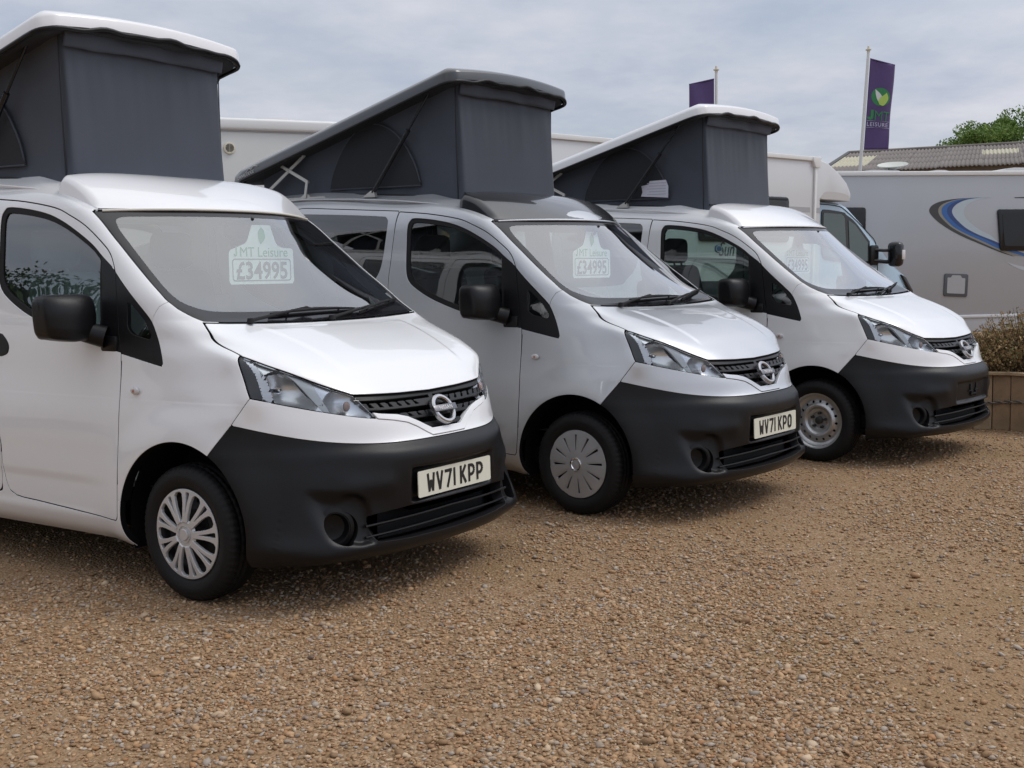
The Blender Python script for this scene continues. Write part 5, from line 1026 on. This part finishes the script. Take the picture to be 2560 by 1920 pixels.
    wsp = [(.86, 2.255), (1.23, 2.03), (1.68, 1.715)]; bm = bmesh.new(); A = [bm.verts.new((x + .03, .22, z + .012)) for x, z in wsp]; B_ = [bm.verts.new((x + .03, 1.98, z + .012)) for x, z in wsp]
    for k in range(2): bm.faces.new((A[k], A[k + 1], B_[k + 1], B_[k]))
    bm_obj('windscreen', bm, GLOSSB, c)
    bm = bmesh.new(); add_box(bm, (1.80, -.10, 1.58), (.18, .22, .38), .07, seg=3); mi_ = bm_obj('door_mirror', bm, GLOSSB, c); bm = bmesh.new(); add_tube(bm, [(1.46, .10, 1.655), (1.62, .0, 1.64), (1.74, -.05, 1.64)], [.028, .024, .024], 8); add_tube(bm, [(1.46, .10, 1.49), (1.62, .0, 1.47), (1.76, -.05, 1.46)], [.03, .03, .03], 8); add_box(bm, (1.50, .085, 1.57), (.22, .05, .30), .03); bm_obj('mirror_arm', bm, PLASTIC, mi_); bm = bmesh.new(); add_box(bm, (1.84, -.195, 1.57), (.09, .05, .15), .012); bm_obj('mirror_indicator', bm, INDIC, mi_)
    face_prism('headlamp', [(2.26, 1.27), (2.40, 1.22), (2.60, 1.02), (2.62, .92), (2.50, 1.0)], .07, .4, GLOSSB, c, .01); face_prism('wheel_arch', [(1.3 + .42 * math.cos(a), .38 + .42 * math.sin(a)) for a in np.linspace(0, math.pi, 16)], .09, .11, SEAL_SHADE, c)
    for x in (1.3, -3.4):
        for y in (.22, 1.98): road_wheel(t, x, y)
    bm = bmesh.new(); add_box(bm, (-1.6, 1.1, .36), (8.0, 1.7, .2)); bm_obj('chassis', bm, SEAL_SHADE, t)
motorhome_blue()
def motorhome_cream():
    t = empty('motorhome', (-1.79, 12.0, 0), heading((.913, .407)), 'cream motorhome with thick white roof cornice behind the first two campervans', 'motorhome')
    face_prism('living_body', [(-5.0, .40), (-5.0, 2.86), (.95, 2.86), (.95, .40)], 0, 2.2, MHC, t, .015)
    face_prism('roof_cornice', [(-5.03, 2.836), (-5.03, 2.93), (-4.95, 2.955), (.90, 2.955), (.98, 2.93), (.98, 2.836)], -.035, 2.24, TRIMW, t, .028); face_prism('cornice_joint', rect(-5.0, 2.826, .95, 2.836), -.012, .01, STRG, t)
    bm = bmesh.new(); add_lathe(bm, [(.0, -.010), (.040, -.010), (.043, -.018), (.056, -.016), (.060, 0)], 'y', 36); v = bm_obj('round_vent', bm, ACR, t, angle=30); v.location = (-1.05, 0, 2.66)
    for i in range(6):
        z = -.030 + i * .012; w = math.sqrt(max(.0380 ** 2 - z * z, 0)); 
        for sx in (-1, 1): bm = bmesh.new(); add_box(bm, (sx * (w * .5 + .002), -.0125, z), (w - .002, .006, .0055)); bm_obj('vent_slot', bm, mat('vent_dark', (.05, .04, .03), .8), v, False)
    bm = bmesh.new(); add_prism(bm, round_poly([(-.84, 2.95), (-.80, 2.985), (-.64, 3.015), (-.40, 3.02), (-.20, 3.0), (-.15, 2.95)], .03, 3), .35, 1.0, 'xz'); bm_obj('roof_light', bm, ACR if False else TRIMW, t, angle=40)
    bm = bmesh.new(); add_box(bm, (-1.28, .3, 2.98), (.35, .4, .06), .015, Matrix.Rotation(.12, 3, 'Y')); bm_obj('roof_hatch', bm, TRIMW, t)
    for x in (-3.8, .0):
        for y in (.2, 2.0): road_wheel(t, x, y)
    bm = bmesh.new(); add_box(bm, (-2.0, 1.1, .34), (5.6, 1.7, .2)); bm_obj('chassis', bm, SEAL_SHADE, t)
motorhome_cream()
def motorhome_grey():
    t = empty('motorhome', (5.64, 19.63, 0), heading((.988, .155)), 'grey motorhome with blue crescent graphic and dark windows at the right', 'motorhome')
    face_prism('living_body', [(-1.6, .50), (-1.6, 2.98), (6.2, 2.98), (6.2, .50)], 0, 2.3, MHG, t, .02); face_prism('roof_rail', rect(-1.6, 2.925, 6.2, 3.0), -.03, .08, TRIMW, t, .012)
    sk = mat('skirt_silver', (.52, .53, .55), .35, coat=.5); s = face_prism('skirt', [(-1.6, .26), (-1.6, .50), (6.2, .50), (6.2, .22)], .03, .10, sk, t, .012); face_prism('skirt_trim', rect(-1.6, .49, 6.2, .54), -.02, .06, mat('skirt_light', (.66, .67, .69), .35), s, .008)
    for x0, z0, x1, z1 in ((-.75, 1.72, .39, 2.405), (2.80, 1.635, 4.6, 2.35)):
        w = face_prism('side_window', round_poly([(x0 + (.07 if x0 > 0 else 0), z0), (x1, z0 - .02), (x1, z1), (x0, z1)], .06, 4), -.035, .01, GLOSSB, t, .012); face_prism('pane', round_poly([(x0 + .14, z0 + .08), (x1 - .07, z0 + .06), (x1 - .07, z1 - .07), (x0 + .08, z1 - .07)], .05, 4), -.040, -.034, WINB, w)
    hb = mat('hatch_grey', (.085, .088, .095), .5); bm = bmesh.new()
    o_, i_ = round_poly([(1.83, .875), (2.27, .850), (2.285, 1.245), (1.845, 1.265)], .04, 4), round_poly([(1.885, .925), (2.215, .905), (2.225, 1.175), (2.16, 1.178), (2.14, 1.225), (1.98, 1.232), (1.96, 1.190), (1.895, 1.195)], .02, 4)
    bmf = face_prism('service_hatch', o_, -.022, .01, hb, t, .006); face_prism('hatch_panel', i_, -.026, -.020, MHG, bmf)
    def band(nm, outer, inner, d, col): face_prism(nm, list(map(tuple, smooth_poly(outer, 5, False))) + list(map(tuple, smooth_poly(inner, 5, False)))[::-1], -d, .002, mat('graphic_' + nm + str(d), col, .35, coat=.5), t)
    lo = [(2.69, 2.552), (2.37, 2.548), (2.01, 2.53), (1.76, 2.49), (1.61, 2.43), (1.55, 2.345), (1.59, 2.26), (1.71, 2.15), (1.91, 2.02), (2.18, 1.885), (2.53, 1.745), (2.85, 1.62), (3.16, 1.525)]
    l2 = [(2.60, 2.552), (2.34, 2.545), (2.05, 2.52), (1.84, 2.465), (1.74, 2.40), (1.715, 2.33), (1.745, 2.25), (1.83, 2.16), (1.98, 2.04), (2.24, 1.905), (2.55, 1.770), (2.85, 1.645), (3.10, 1.55)]
    l3 = [(2.62, 2.552), (2.36, 2.543), (2.10, 2.52), (1.90, 2.465), (1.80, 2.40), (1.775, 2.33), (1.80, 2.25), (1.89, 2.15), (2.03, 2.04), (2.27, 1.92), (2.56, 1.80), (2.85, 1.675), (3.35, 1.53)]
    l4 = [(2.64, 2.552), (2.40, 2.543), (2.18, 2.52), (2.0, 2.47), (1.90, 2.40), (1.875, 2.32), (1.91, 2.24), (1.99, 2.15), (2.12, 2.05), (2.33, 1.94), (2.60, 1.835), (2.88, 1.715), (3.4, 1.56)]
    l5 = [(2.66, 2.552), (2.43, 2.542), (2.22, 2.51), (2.07, 2.45), (1.99, 2.38), (1.97, 2.31), (2.01, 2.23), (2.10, 2.14), (2.24, 2.03), (2.45, 1.925), (2.70, 1.83), (2.90, 1.75), (3.0, 1.70)]
    l6 = [(2.69, 2.552), (2.52, 2.53), (2.37, 2.49), (2.25, 2.43), (2.195, 2.36), (2.19, 2.29), (2.22, 2.21), (2.31, 2.12), (2.44, 2.03), (2.58, 1.955), (2.70, 1.90), (2.85, 1.78), (2.99, 1.71)]
    band('charcoal', lo, l2, .003, (.035, .035, .038)); band('taupe', l2, l3, .003, (.25, .235, .19)); band('blue', l3, l4, .003, (.02, .12, .38)); band('navy', l4, l5, .003, (.015, .05, .19)); band('pale', l5, l6, .003, (.45, .53, .58))
    band('white', [(3.0, 1.44), (3.3, 1.36), (4.2, 1.2)], [(3.02, 1.43), (3.3, 1.30), (4.2, 1.05)], .003, (.5, .52, .55)); band('dark', [(3.12, 2.55), (3.6, 2.56), (4.5, 2.55)], [(3.14, 2.535), (3.6, 2.53), (4.5, 2.52)], .003, (.05, .05, .05))
    # roof furniture: satellite dish, roof lights, solar panel
    bm = bmesh.new(); add_lathe(bm, [(0, -.055), (.09, -.045), (.19, -.01), (.27, .03), (.265, .036), (.18, 0), (0, -.045)], 'z', 36); bmesh.ops.scale(bm, vec=(1, .8, 1), verts=bm.verts); d = bm_obj('satellite_dish', bm, mat('dish', (.55, .57, .52), .35), t); d.location = (1.13, .5, 3.13); d.rotation_euler = (.25, -.12, 0)
    bm = bmesh.new(); add_tube(bm, [(1.1, .5, 2.97), (1.1, .5, 3.09)], .028, 8); add_tube(bm, [(1.02, .42, 3.02), (1.0, .38, 3.09)], .012, 6); bm_obj('dish_stand', bm, PLASTIC, t)
    for x0, x1, zt, m in ((.48, 1.35, 3.06, TRIMW), (1.70, 2.25, 3.055, TRIMW), (3.13, 3.9, 3.09, TRIMW)):
        bm = bmesh.new(); add_prism(bm, round_poly([(x0, 2.97), (x0 + .03, zt - .02), (x0 + .2, zt), (x1 - .2, zt - .005), (x1, 2.97)], .03, 3), .35, 1.0, 'xz'); bm_obj('roof_light', bm, m, t, angle=40)
    bm = bmesh.new(); add_box(bm, (-.2, .6, 3.02), (1.2, .6, .035), .004); bm_obj('solar_panel', bm, GLOSSB, t)
    bm = bmesh.new(); add_box(bm, (-.2, .292, 3.032), (1.24, .012, .02)); bm_obj('panel_frame', bm, ALU, t)
    for x in (-.4, 4.6):
        for y in (.25, 2.05): road_wheel(t, x, y)
    bm = bmesh.new(); add_box(bm, (2.2, 1.15, .36), (7.4, 1.8, .2)); bm_obj('chassis', bm, SEAL_SHADE, t)
motorhome_grey()

# ------------------------------------------------------------------ barn with corrugated roof
def barn():
    rd = Vector((.923, -.385, 0)); dn = Vector((-.385, -.923, 0)); top = Vector((11.7, 40, 5.33)); t = empty('barn', top * 1.0, 0, 'long low barn with mottled grey corrugated roof behind the grey motorhome', 'barn'); t.location = (top.x, top.y, 0)
    pitch = math.radians(9.5); sheet_w, sheet_l, amp, nw = 1.05, 1.75, .020, 10
    asb = mat('roof_asbestos', (.215, .19, .175), .95, bump=(25, .8, 8), var=(1.1, .35, (.135, .118, .108))); lite = mat('roof_translucent', (.46, .43, .30), .6, var=(5, .2))
    def sheet(m, nm):
        V, F = [], []; nx, ny = nw * 6, 3
        for i in range(nx + 1):
            for j in range(ny + 1): V.append((sheet_w * 1.06 * i / nx, -sheet_l * 1.08 * j / ny, amp * math.sin(2 * math.pi * nw * i / nx)))
        k = len(V); V += [(x, y, z - .012) for x, y, z in V]; F = [(i * (ny + 1) + j, (i + 1) * (ny + 1) + j, (i + 1) * (ny + 1) + j + 1, i * (ny + 1) + j + 1) for i in range(nx) for j in range(ny)]; F += [(i * (ny + 1) + ny, (i + 1) * (ny + 1) + ny, (i + 1) * (ny + 1) + ny + k, i * (ny + 1) + ny + k) for i in range(nx)]
        me = bpy.data.meshes.new(nm); me.from_pydata(V, [], F); me.materials.append(m); me.polygons.foreach_set('use_smooth', [True] * len(F)); me.update(); return me
    ma, ml = sheet(asb, 'roof_sheet'), sheet(lite, 'roof_sheet'); roof = bpy.data.objects.new('roof', None); COL.objects.link(roof); roof.parent = t; roof.location = (0, 0, top.z); roof.rotation_euler = (0, 0, math.atan2(rd.y, rd.x))
    rows = 4
    for r in range(rows):
        for i in range(13):
            lt = (r == 1 and i in (0, 4, 8)) or (r == 2 and i in (0,)) or (r == 1 and i == 1 and False)
            o = bpy.data.objects.new('roof_sheet', ml if lt else ma); link(o, roof); o.location = (i * sheet_w, -r * sheet_l * math.cos(pitch), -r * sheet_l * math.sin(pitch) - r * .004 + (.014 if i % 2 else 0)); o.rotation_euler = (pitch + .006, 0, 0)
    bm = bmesh.new(); n = 13 * 7
    add_tube(bm, [(x, .02, .01) for x in np.linspace(-.05, 13.7, 30)], .075, 10); bm_obj('ridge_cap', bm, asb, roof)
    for i in range(n):
        pass
    L_ = rows * sheet_l; bm = bmesh.new(); p0, p1 = Vector((-.06, .05, .03)), Vector((-.06, -L_ * math.cos(pitch), -L_ * math.sin(pitch) + .03)); add_tube(bm, [p0, p1], .05, 6); bm_obj('barge_board', bm, mat('barge', (.10, .10, .10), .8), roof)
    bm = bmesh.new(); e = L_ * math.cos(pitch); ez = top.z - L_ * math.sin(pitch) - .05; add_prism(bm, [(.05, -top.z), (13.6, -top.z), (13.6, ez - top.z), (.05, ez - top.z)], -e + .3, -e + .5, 'xz'); add_prism(bm, [(-e + .3, -top.z), (-e + .3, ez - top.z), (0, -.12), (0, -top.z)], .1, .3, 'yz'); bm_obj('barn_wall', bm, mat('barn_block', (.30, .28, .26), .9, var=(3, .25)), roof, False)
    # far slope
    bm = bmesh.new(); vs = [bm.verts.new(v) for v in ((0, 0, 0), (13.6, 0, 0), (13.6, 6.5, -1.1), (0, 6.5, -1.1))]; bm.faces.new(vs); bm_obj('far_slope', bm, asb, roof, False)
barn()

# ------------------------------------------------------------------ banners on poles
PURP = mat('banner_purple', (.085, .048, .155), .75, sheen=.2, var=(6, .12)); BGREEN = mat('banner_green', (.035, .21, .075), .7); BLEAF = mat('banner_leaf', (.42, .58, .12), .7); BWHITE = mat('banner_white', (.62, .64, .60), .7); BLILAC = mat('banner_lilac', (.50, .50, .60), .7); POLE = mat('pole_white', (.66, .66, .65), .4)
def banner(base, lean, top_z, w, hgt, tilt, side, label, flip=False, print_rows=True):
    t = empty('banner_flag', base, 0, label, 'flag', 'purple banners on white poles'); bm = bmesh.new(); add_tube(bm, [(0, 0, 0), (lean * top_z, 0, top_z)], [.045, .030], 12); bm_obj('pole', bm, POLE, t)
    bm = bmesh.new(); add_lathe(bm, [(0, .13), (.02, .12), (.028, .06), (.06, .055), (.06, .04), (.03, .03), (.035, 0), (0, 0)], 'z', 14, (lean * top_z, 0, top_z)); bm_obj('pole_finial', bm, ACR, t)
    nx, nz = 17, 40; X0 = lambda z: lean * z + side * .045
    def P(u, v, off=0.0):
        z = top_z - .13 - tilt * u * (1 - v) - v * hgt + .0; wave = .045 * math.sin(u * 5 + v * 2.2 + 1) * (.4 + .6 * math.sin(math.pi * min(1, v + .15))) * u + .02 * math.sin(v * 8 + u * 3) * u; n_ = -1
        return (X0(top_z - .13 - v * hgt) + side * u * w, wave - off, z)
    V = [P(i / (nx - 1), j / (nz - 1)) for i in range(nx) for j in range(nz)]; F = [(i * nz + j, (i + 1) * nz + j, (i + 1) * nz + j + 1, i * nz + j + 1) for i in range(nx - 1) for j in range(nz - 1)]
    c = mesh_obj('cloth', V, F, PURP, t); md = c.modifiers.new('thick', 'SOLIDIFY'); md.thickness = .003
    bm = bmesh.new(); add_tube(bm, [P(0, 0), P(1, 0)], .012, 6); bm_obj('top_rod', bm, PURP, t)
    U = (lambda u: 1 - u) if flip else (lambda u: u)
    def flat(name, poly, m, off):
        bm = bmesh.new(); f = bm.faces.new([bm.verts.new((u, v, 0)) for u, v in poly]); bmesh.ops.triangulate(bm, faces=[f]); bmesh.ops.subdivide_edges(bm, edges=bm.edges[:], cuts=2)
        for q in bm.verts: q.co = P(U(q.co.x), q.co.y, off)
        bm_obj(name, bm, m, c, False)
    asp = hgt / w; cx, cv, r = .52, .40, .375
    flat('green_disc', [(cx + r * math.cos(a), cv + r / asp * math.sin(a)) for a in np.linspace(0, 2 * math.pi, 28, endpoint=False)], BGREEN, .006)
    q = lambda pts: [(cx + a * r, cv - b * r / asp) for a, b in smooth_poly(pts, 4)]
    flat('white_leaf', q([(-.62, .78, 0), (-.10, .35), (.12, -.1), (.0, -.75, 0), (-.30, -.45), (-.52, .1)]), BWHITE, .010); flat('lime_leaf', q([(.55, .55, 0), (.80, .0), (.62, -.55), (.28, -.93), (-.12, -.85, 0), (-.25, -.45), (.0, .0), (.30, .25)]), BLEAF, .013)
    if print_rows:
        def word(txt, size, u0, v0, m, off, sp=1.0, xs=1.0, bold=0.0, extra=None, u1=0):
            if extra is not None:
                for vv in extra.vertices: vv.co = P(U(u1 + vv.co.x / w), v0 - vv.co.y / hgt, off)
                extra.materials.append(m); link(bpy.data.objects.new('lettering', extra), c)
            me = text_mesh(txt, size, 0, 'LEFT', space=sp, xscale=xs, offset=bold)
            for vv in me.vertices: vv.co = P(U(u0 + vv.co.x / w), v0 - vv.co.y / hgt, off)
            me.materials.clear(); me.materials.append(m); link(bpy.data.objects.new('lettering', me), c)
        word('MT', .285, .30, .665, BGREEN, .012, .97, .84, .0, j_mesh(.205, .058, .62), .03); word('LEISURE', .118, .03, .735, BLILAC, .012, 1.12, .98)
        for v0 in (.672, .748): flat('rule', [(.02, v0), (.98, v0), (.98, v0 + .004), (.02, v0 + .004)], BLILAC, .010)
    return t
banner((7.02, 24, 0), .062, 5.76, .505, 1.83, .14, 1, 'purple banner with green leaf emblem and JMT lettering on leaning white pole')
banner((4.19, 23.5, 0), 0.0, 5.33, .50, 1.8, .10, -1, 'purple banner showing above the far campervan roof, emblem half hidden', True, False)

# ------------------------------------------------------------------ hedge out of frame on the left, mirrored in the side windows
def hedge():
    t = empty('hedge', (-15.5, 5, 0), 0, 'dark hedge mirrored in the side windows of the campervans', 'hedge'); r = np.random.default_rng(4); n = 60000; L_ = 30
    y = r.uniform(-L_ / 2, L_ / 2, n); top = np.array([3.5 + .55 * mnoise.noise(Vector((a * .5, 0, 1))) + .3 * mnoise.noise(Vector((a * 1.7, 4, 1))) for a in y]); z = top * (r.random(n) ** .6); x = r.normal(0, .55, n)
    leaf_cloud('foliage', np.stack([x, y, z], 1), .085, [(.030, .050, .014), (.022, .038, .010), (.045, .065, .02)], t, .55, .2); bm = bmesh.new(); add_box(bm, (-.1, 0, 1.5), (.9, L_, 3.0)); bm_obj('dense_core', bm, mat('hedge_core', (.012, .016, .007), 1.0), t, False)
hedge()

q = copy_tree([o for o in bpy.data.objects if o.get('label', '').startswith('cream motorhome')][0]); q.location = (-12.2, 7.6, 0); q.rotation_euler = (0, 0, math.radians(97)); q.scale = (.8, .8, .8); q['label'] = 'white motorhome mirrored in the side window of the nearest van'

# ------------------------------------------------------------------ price cards hanging behind the windscreens, paper in the tent window
def price_card(i, pos, yaw, label):
    mw = Matrix.Translation((*VANS[i][0], 0)) @ Matrix.Rotation(VANS[i][1], 4, 'Z') @ frame(pos, (math.sin(yaw) * -1, math.cos(yaw), 0), (0, 0, 1))
    out = smooth_poly([(-.195, -.095, 0), (.195, -.095, 0), (.205, -.08, 0), (.203, .070, 0), (.19, .082), (.13, .085), (.095, .105), (.075, .15), (.058, .195, 0), (-.058, .195, 0), (-.075, .15), (-.095, .11), (-.14, .09), (-.19, .072), (-.203, .055, 0), (-.205, -.08, 0)], 4)
    bm = bmesh.new(); add_prism(bm, [tuple(p) for p in out], -.0015, 0, 'xy'); o = bm_obj('price_card', bm, CARD, None, False); o.matrix_world = mw; tag(o, label, 'price card', 'price cards in the windscreens')
    put_mesh('lettering', text_mesh('MT Leisure', .068, .0003, 'CENTER', space=.98), INKGR, o, Matrix.Translation((.014, .040, .0012))); put_mesh('lettering', j_mesh(.049, .0075, .42), INKGR, o, Matrix.Translation((-.1745, .040, .0015)))
    put_mesh('lettering', text_mesh('\u00a334995', .118, .0003, 'CENTER', space=1.03, xscale=.90, offset=.0022), INKG, o, Matrix.Translation((0, -.068, .0012)))
    bm = bmesh.new(); a, b = round_poly([(-.185, -.080), (.185, -.080), (.185, .030), (-.185, .030)], .018, 4), round_poly([(-.180, -.075), (.180, -.075), (.180, .025), (-.180, .025)], .015, 4); A = [bm.verts.new((x, y, .0012)) for x, y in a]; B = [bm.verts.new((x, y, .0012)) for x, y in b]
    for k in range(len(A)): bm.faces.new((A[k], A[(k + 1) % len(A)], B[(k + 1) % len(A)], B[k]))
    bm_obj('price_frame', bm, INKG, o, False)
    for k in range(4):
        bm = bmesh.new(); x = -.098 + k * .067 + .013; add_prism(bm, [(x, -.07), (x + .0015, -.07), (x + .0015, .022), (x, .022)], .0005, .0010, 'xy'); bm_obj('digit_divider', bm, INKG, o, False)
    bm = bmesh.new(); f = bm.faces.new([bm.verts.new((x, y, .0012)) for x, y in smooth_poly([(-.005, .10, 0), (.022, .13), (.018, .165), (.0, .185, 0), (-.02, .16), (-.018, .125)], 4)]); bm_obj('leaf_mark', bm, INKGR, o, False)
price_card(0, (-.42, .068, 1.428), -.06, 'white price card reading 34995 in the windscreen of the nearest van')
price_card(1, (-.45, -.010, 1.425), 0, 'white price card reading 34995 in the windscreen of the silver van')
price_card(2, (-.55, -.050, 1.425), 0, 'white price card reading 34995 in the windscreen of the far van')
mw = Matrix.Translation((*VANS[2][0], 0)) @ Matrix.Rotation(VANS[2][1], 4, 'Z')
bm = bmesh.new(); pl = [(-1.66, 1.968), (-1.40, 1.945), (-1.398, 2.035), (-1.42, 2.085), (-1.575, 2.085), (-1.585, 2.06), (-1.655, 2.05), (-1.645, 2.0)]
add_prism(bm, pl, -.572, -.570, 'xz'); o = bm_obj('paper_sheet', bm, mat('paper', (.62, .62, .70), .8, bump=(90, .3, 2)), None, False); o.matrix_world = mw; tag(o, 'white paper sheet tucked in the side tent window of the far van', 'paper')
for k in range(5):
    bm = bmesh.new(); z = 2.07 - k * .022; add_prism(bm, [(-1.60 + .02 * (k % 2), z), (-1.42, z - .004), (-1.42, z - .010), (-1.60 + .02 * (k % 2), z - .006)], -.5728, -.5722, 'xz'); bm_obj('text_line', bm, mat('paper_print', (.45, .45, .52), .8), o, False)
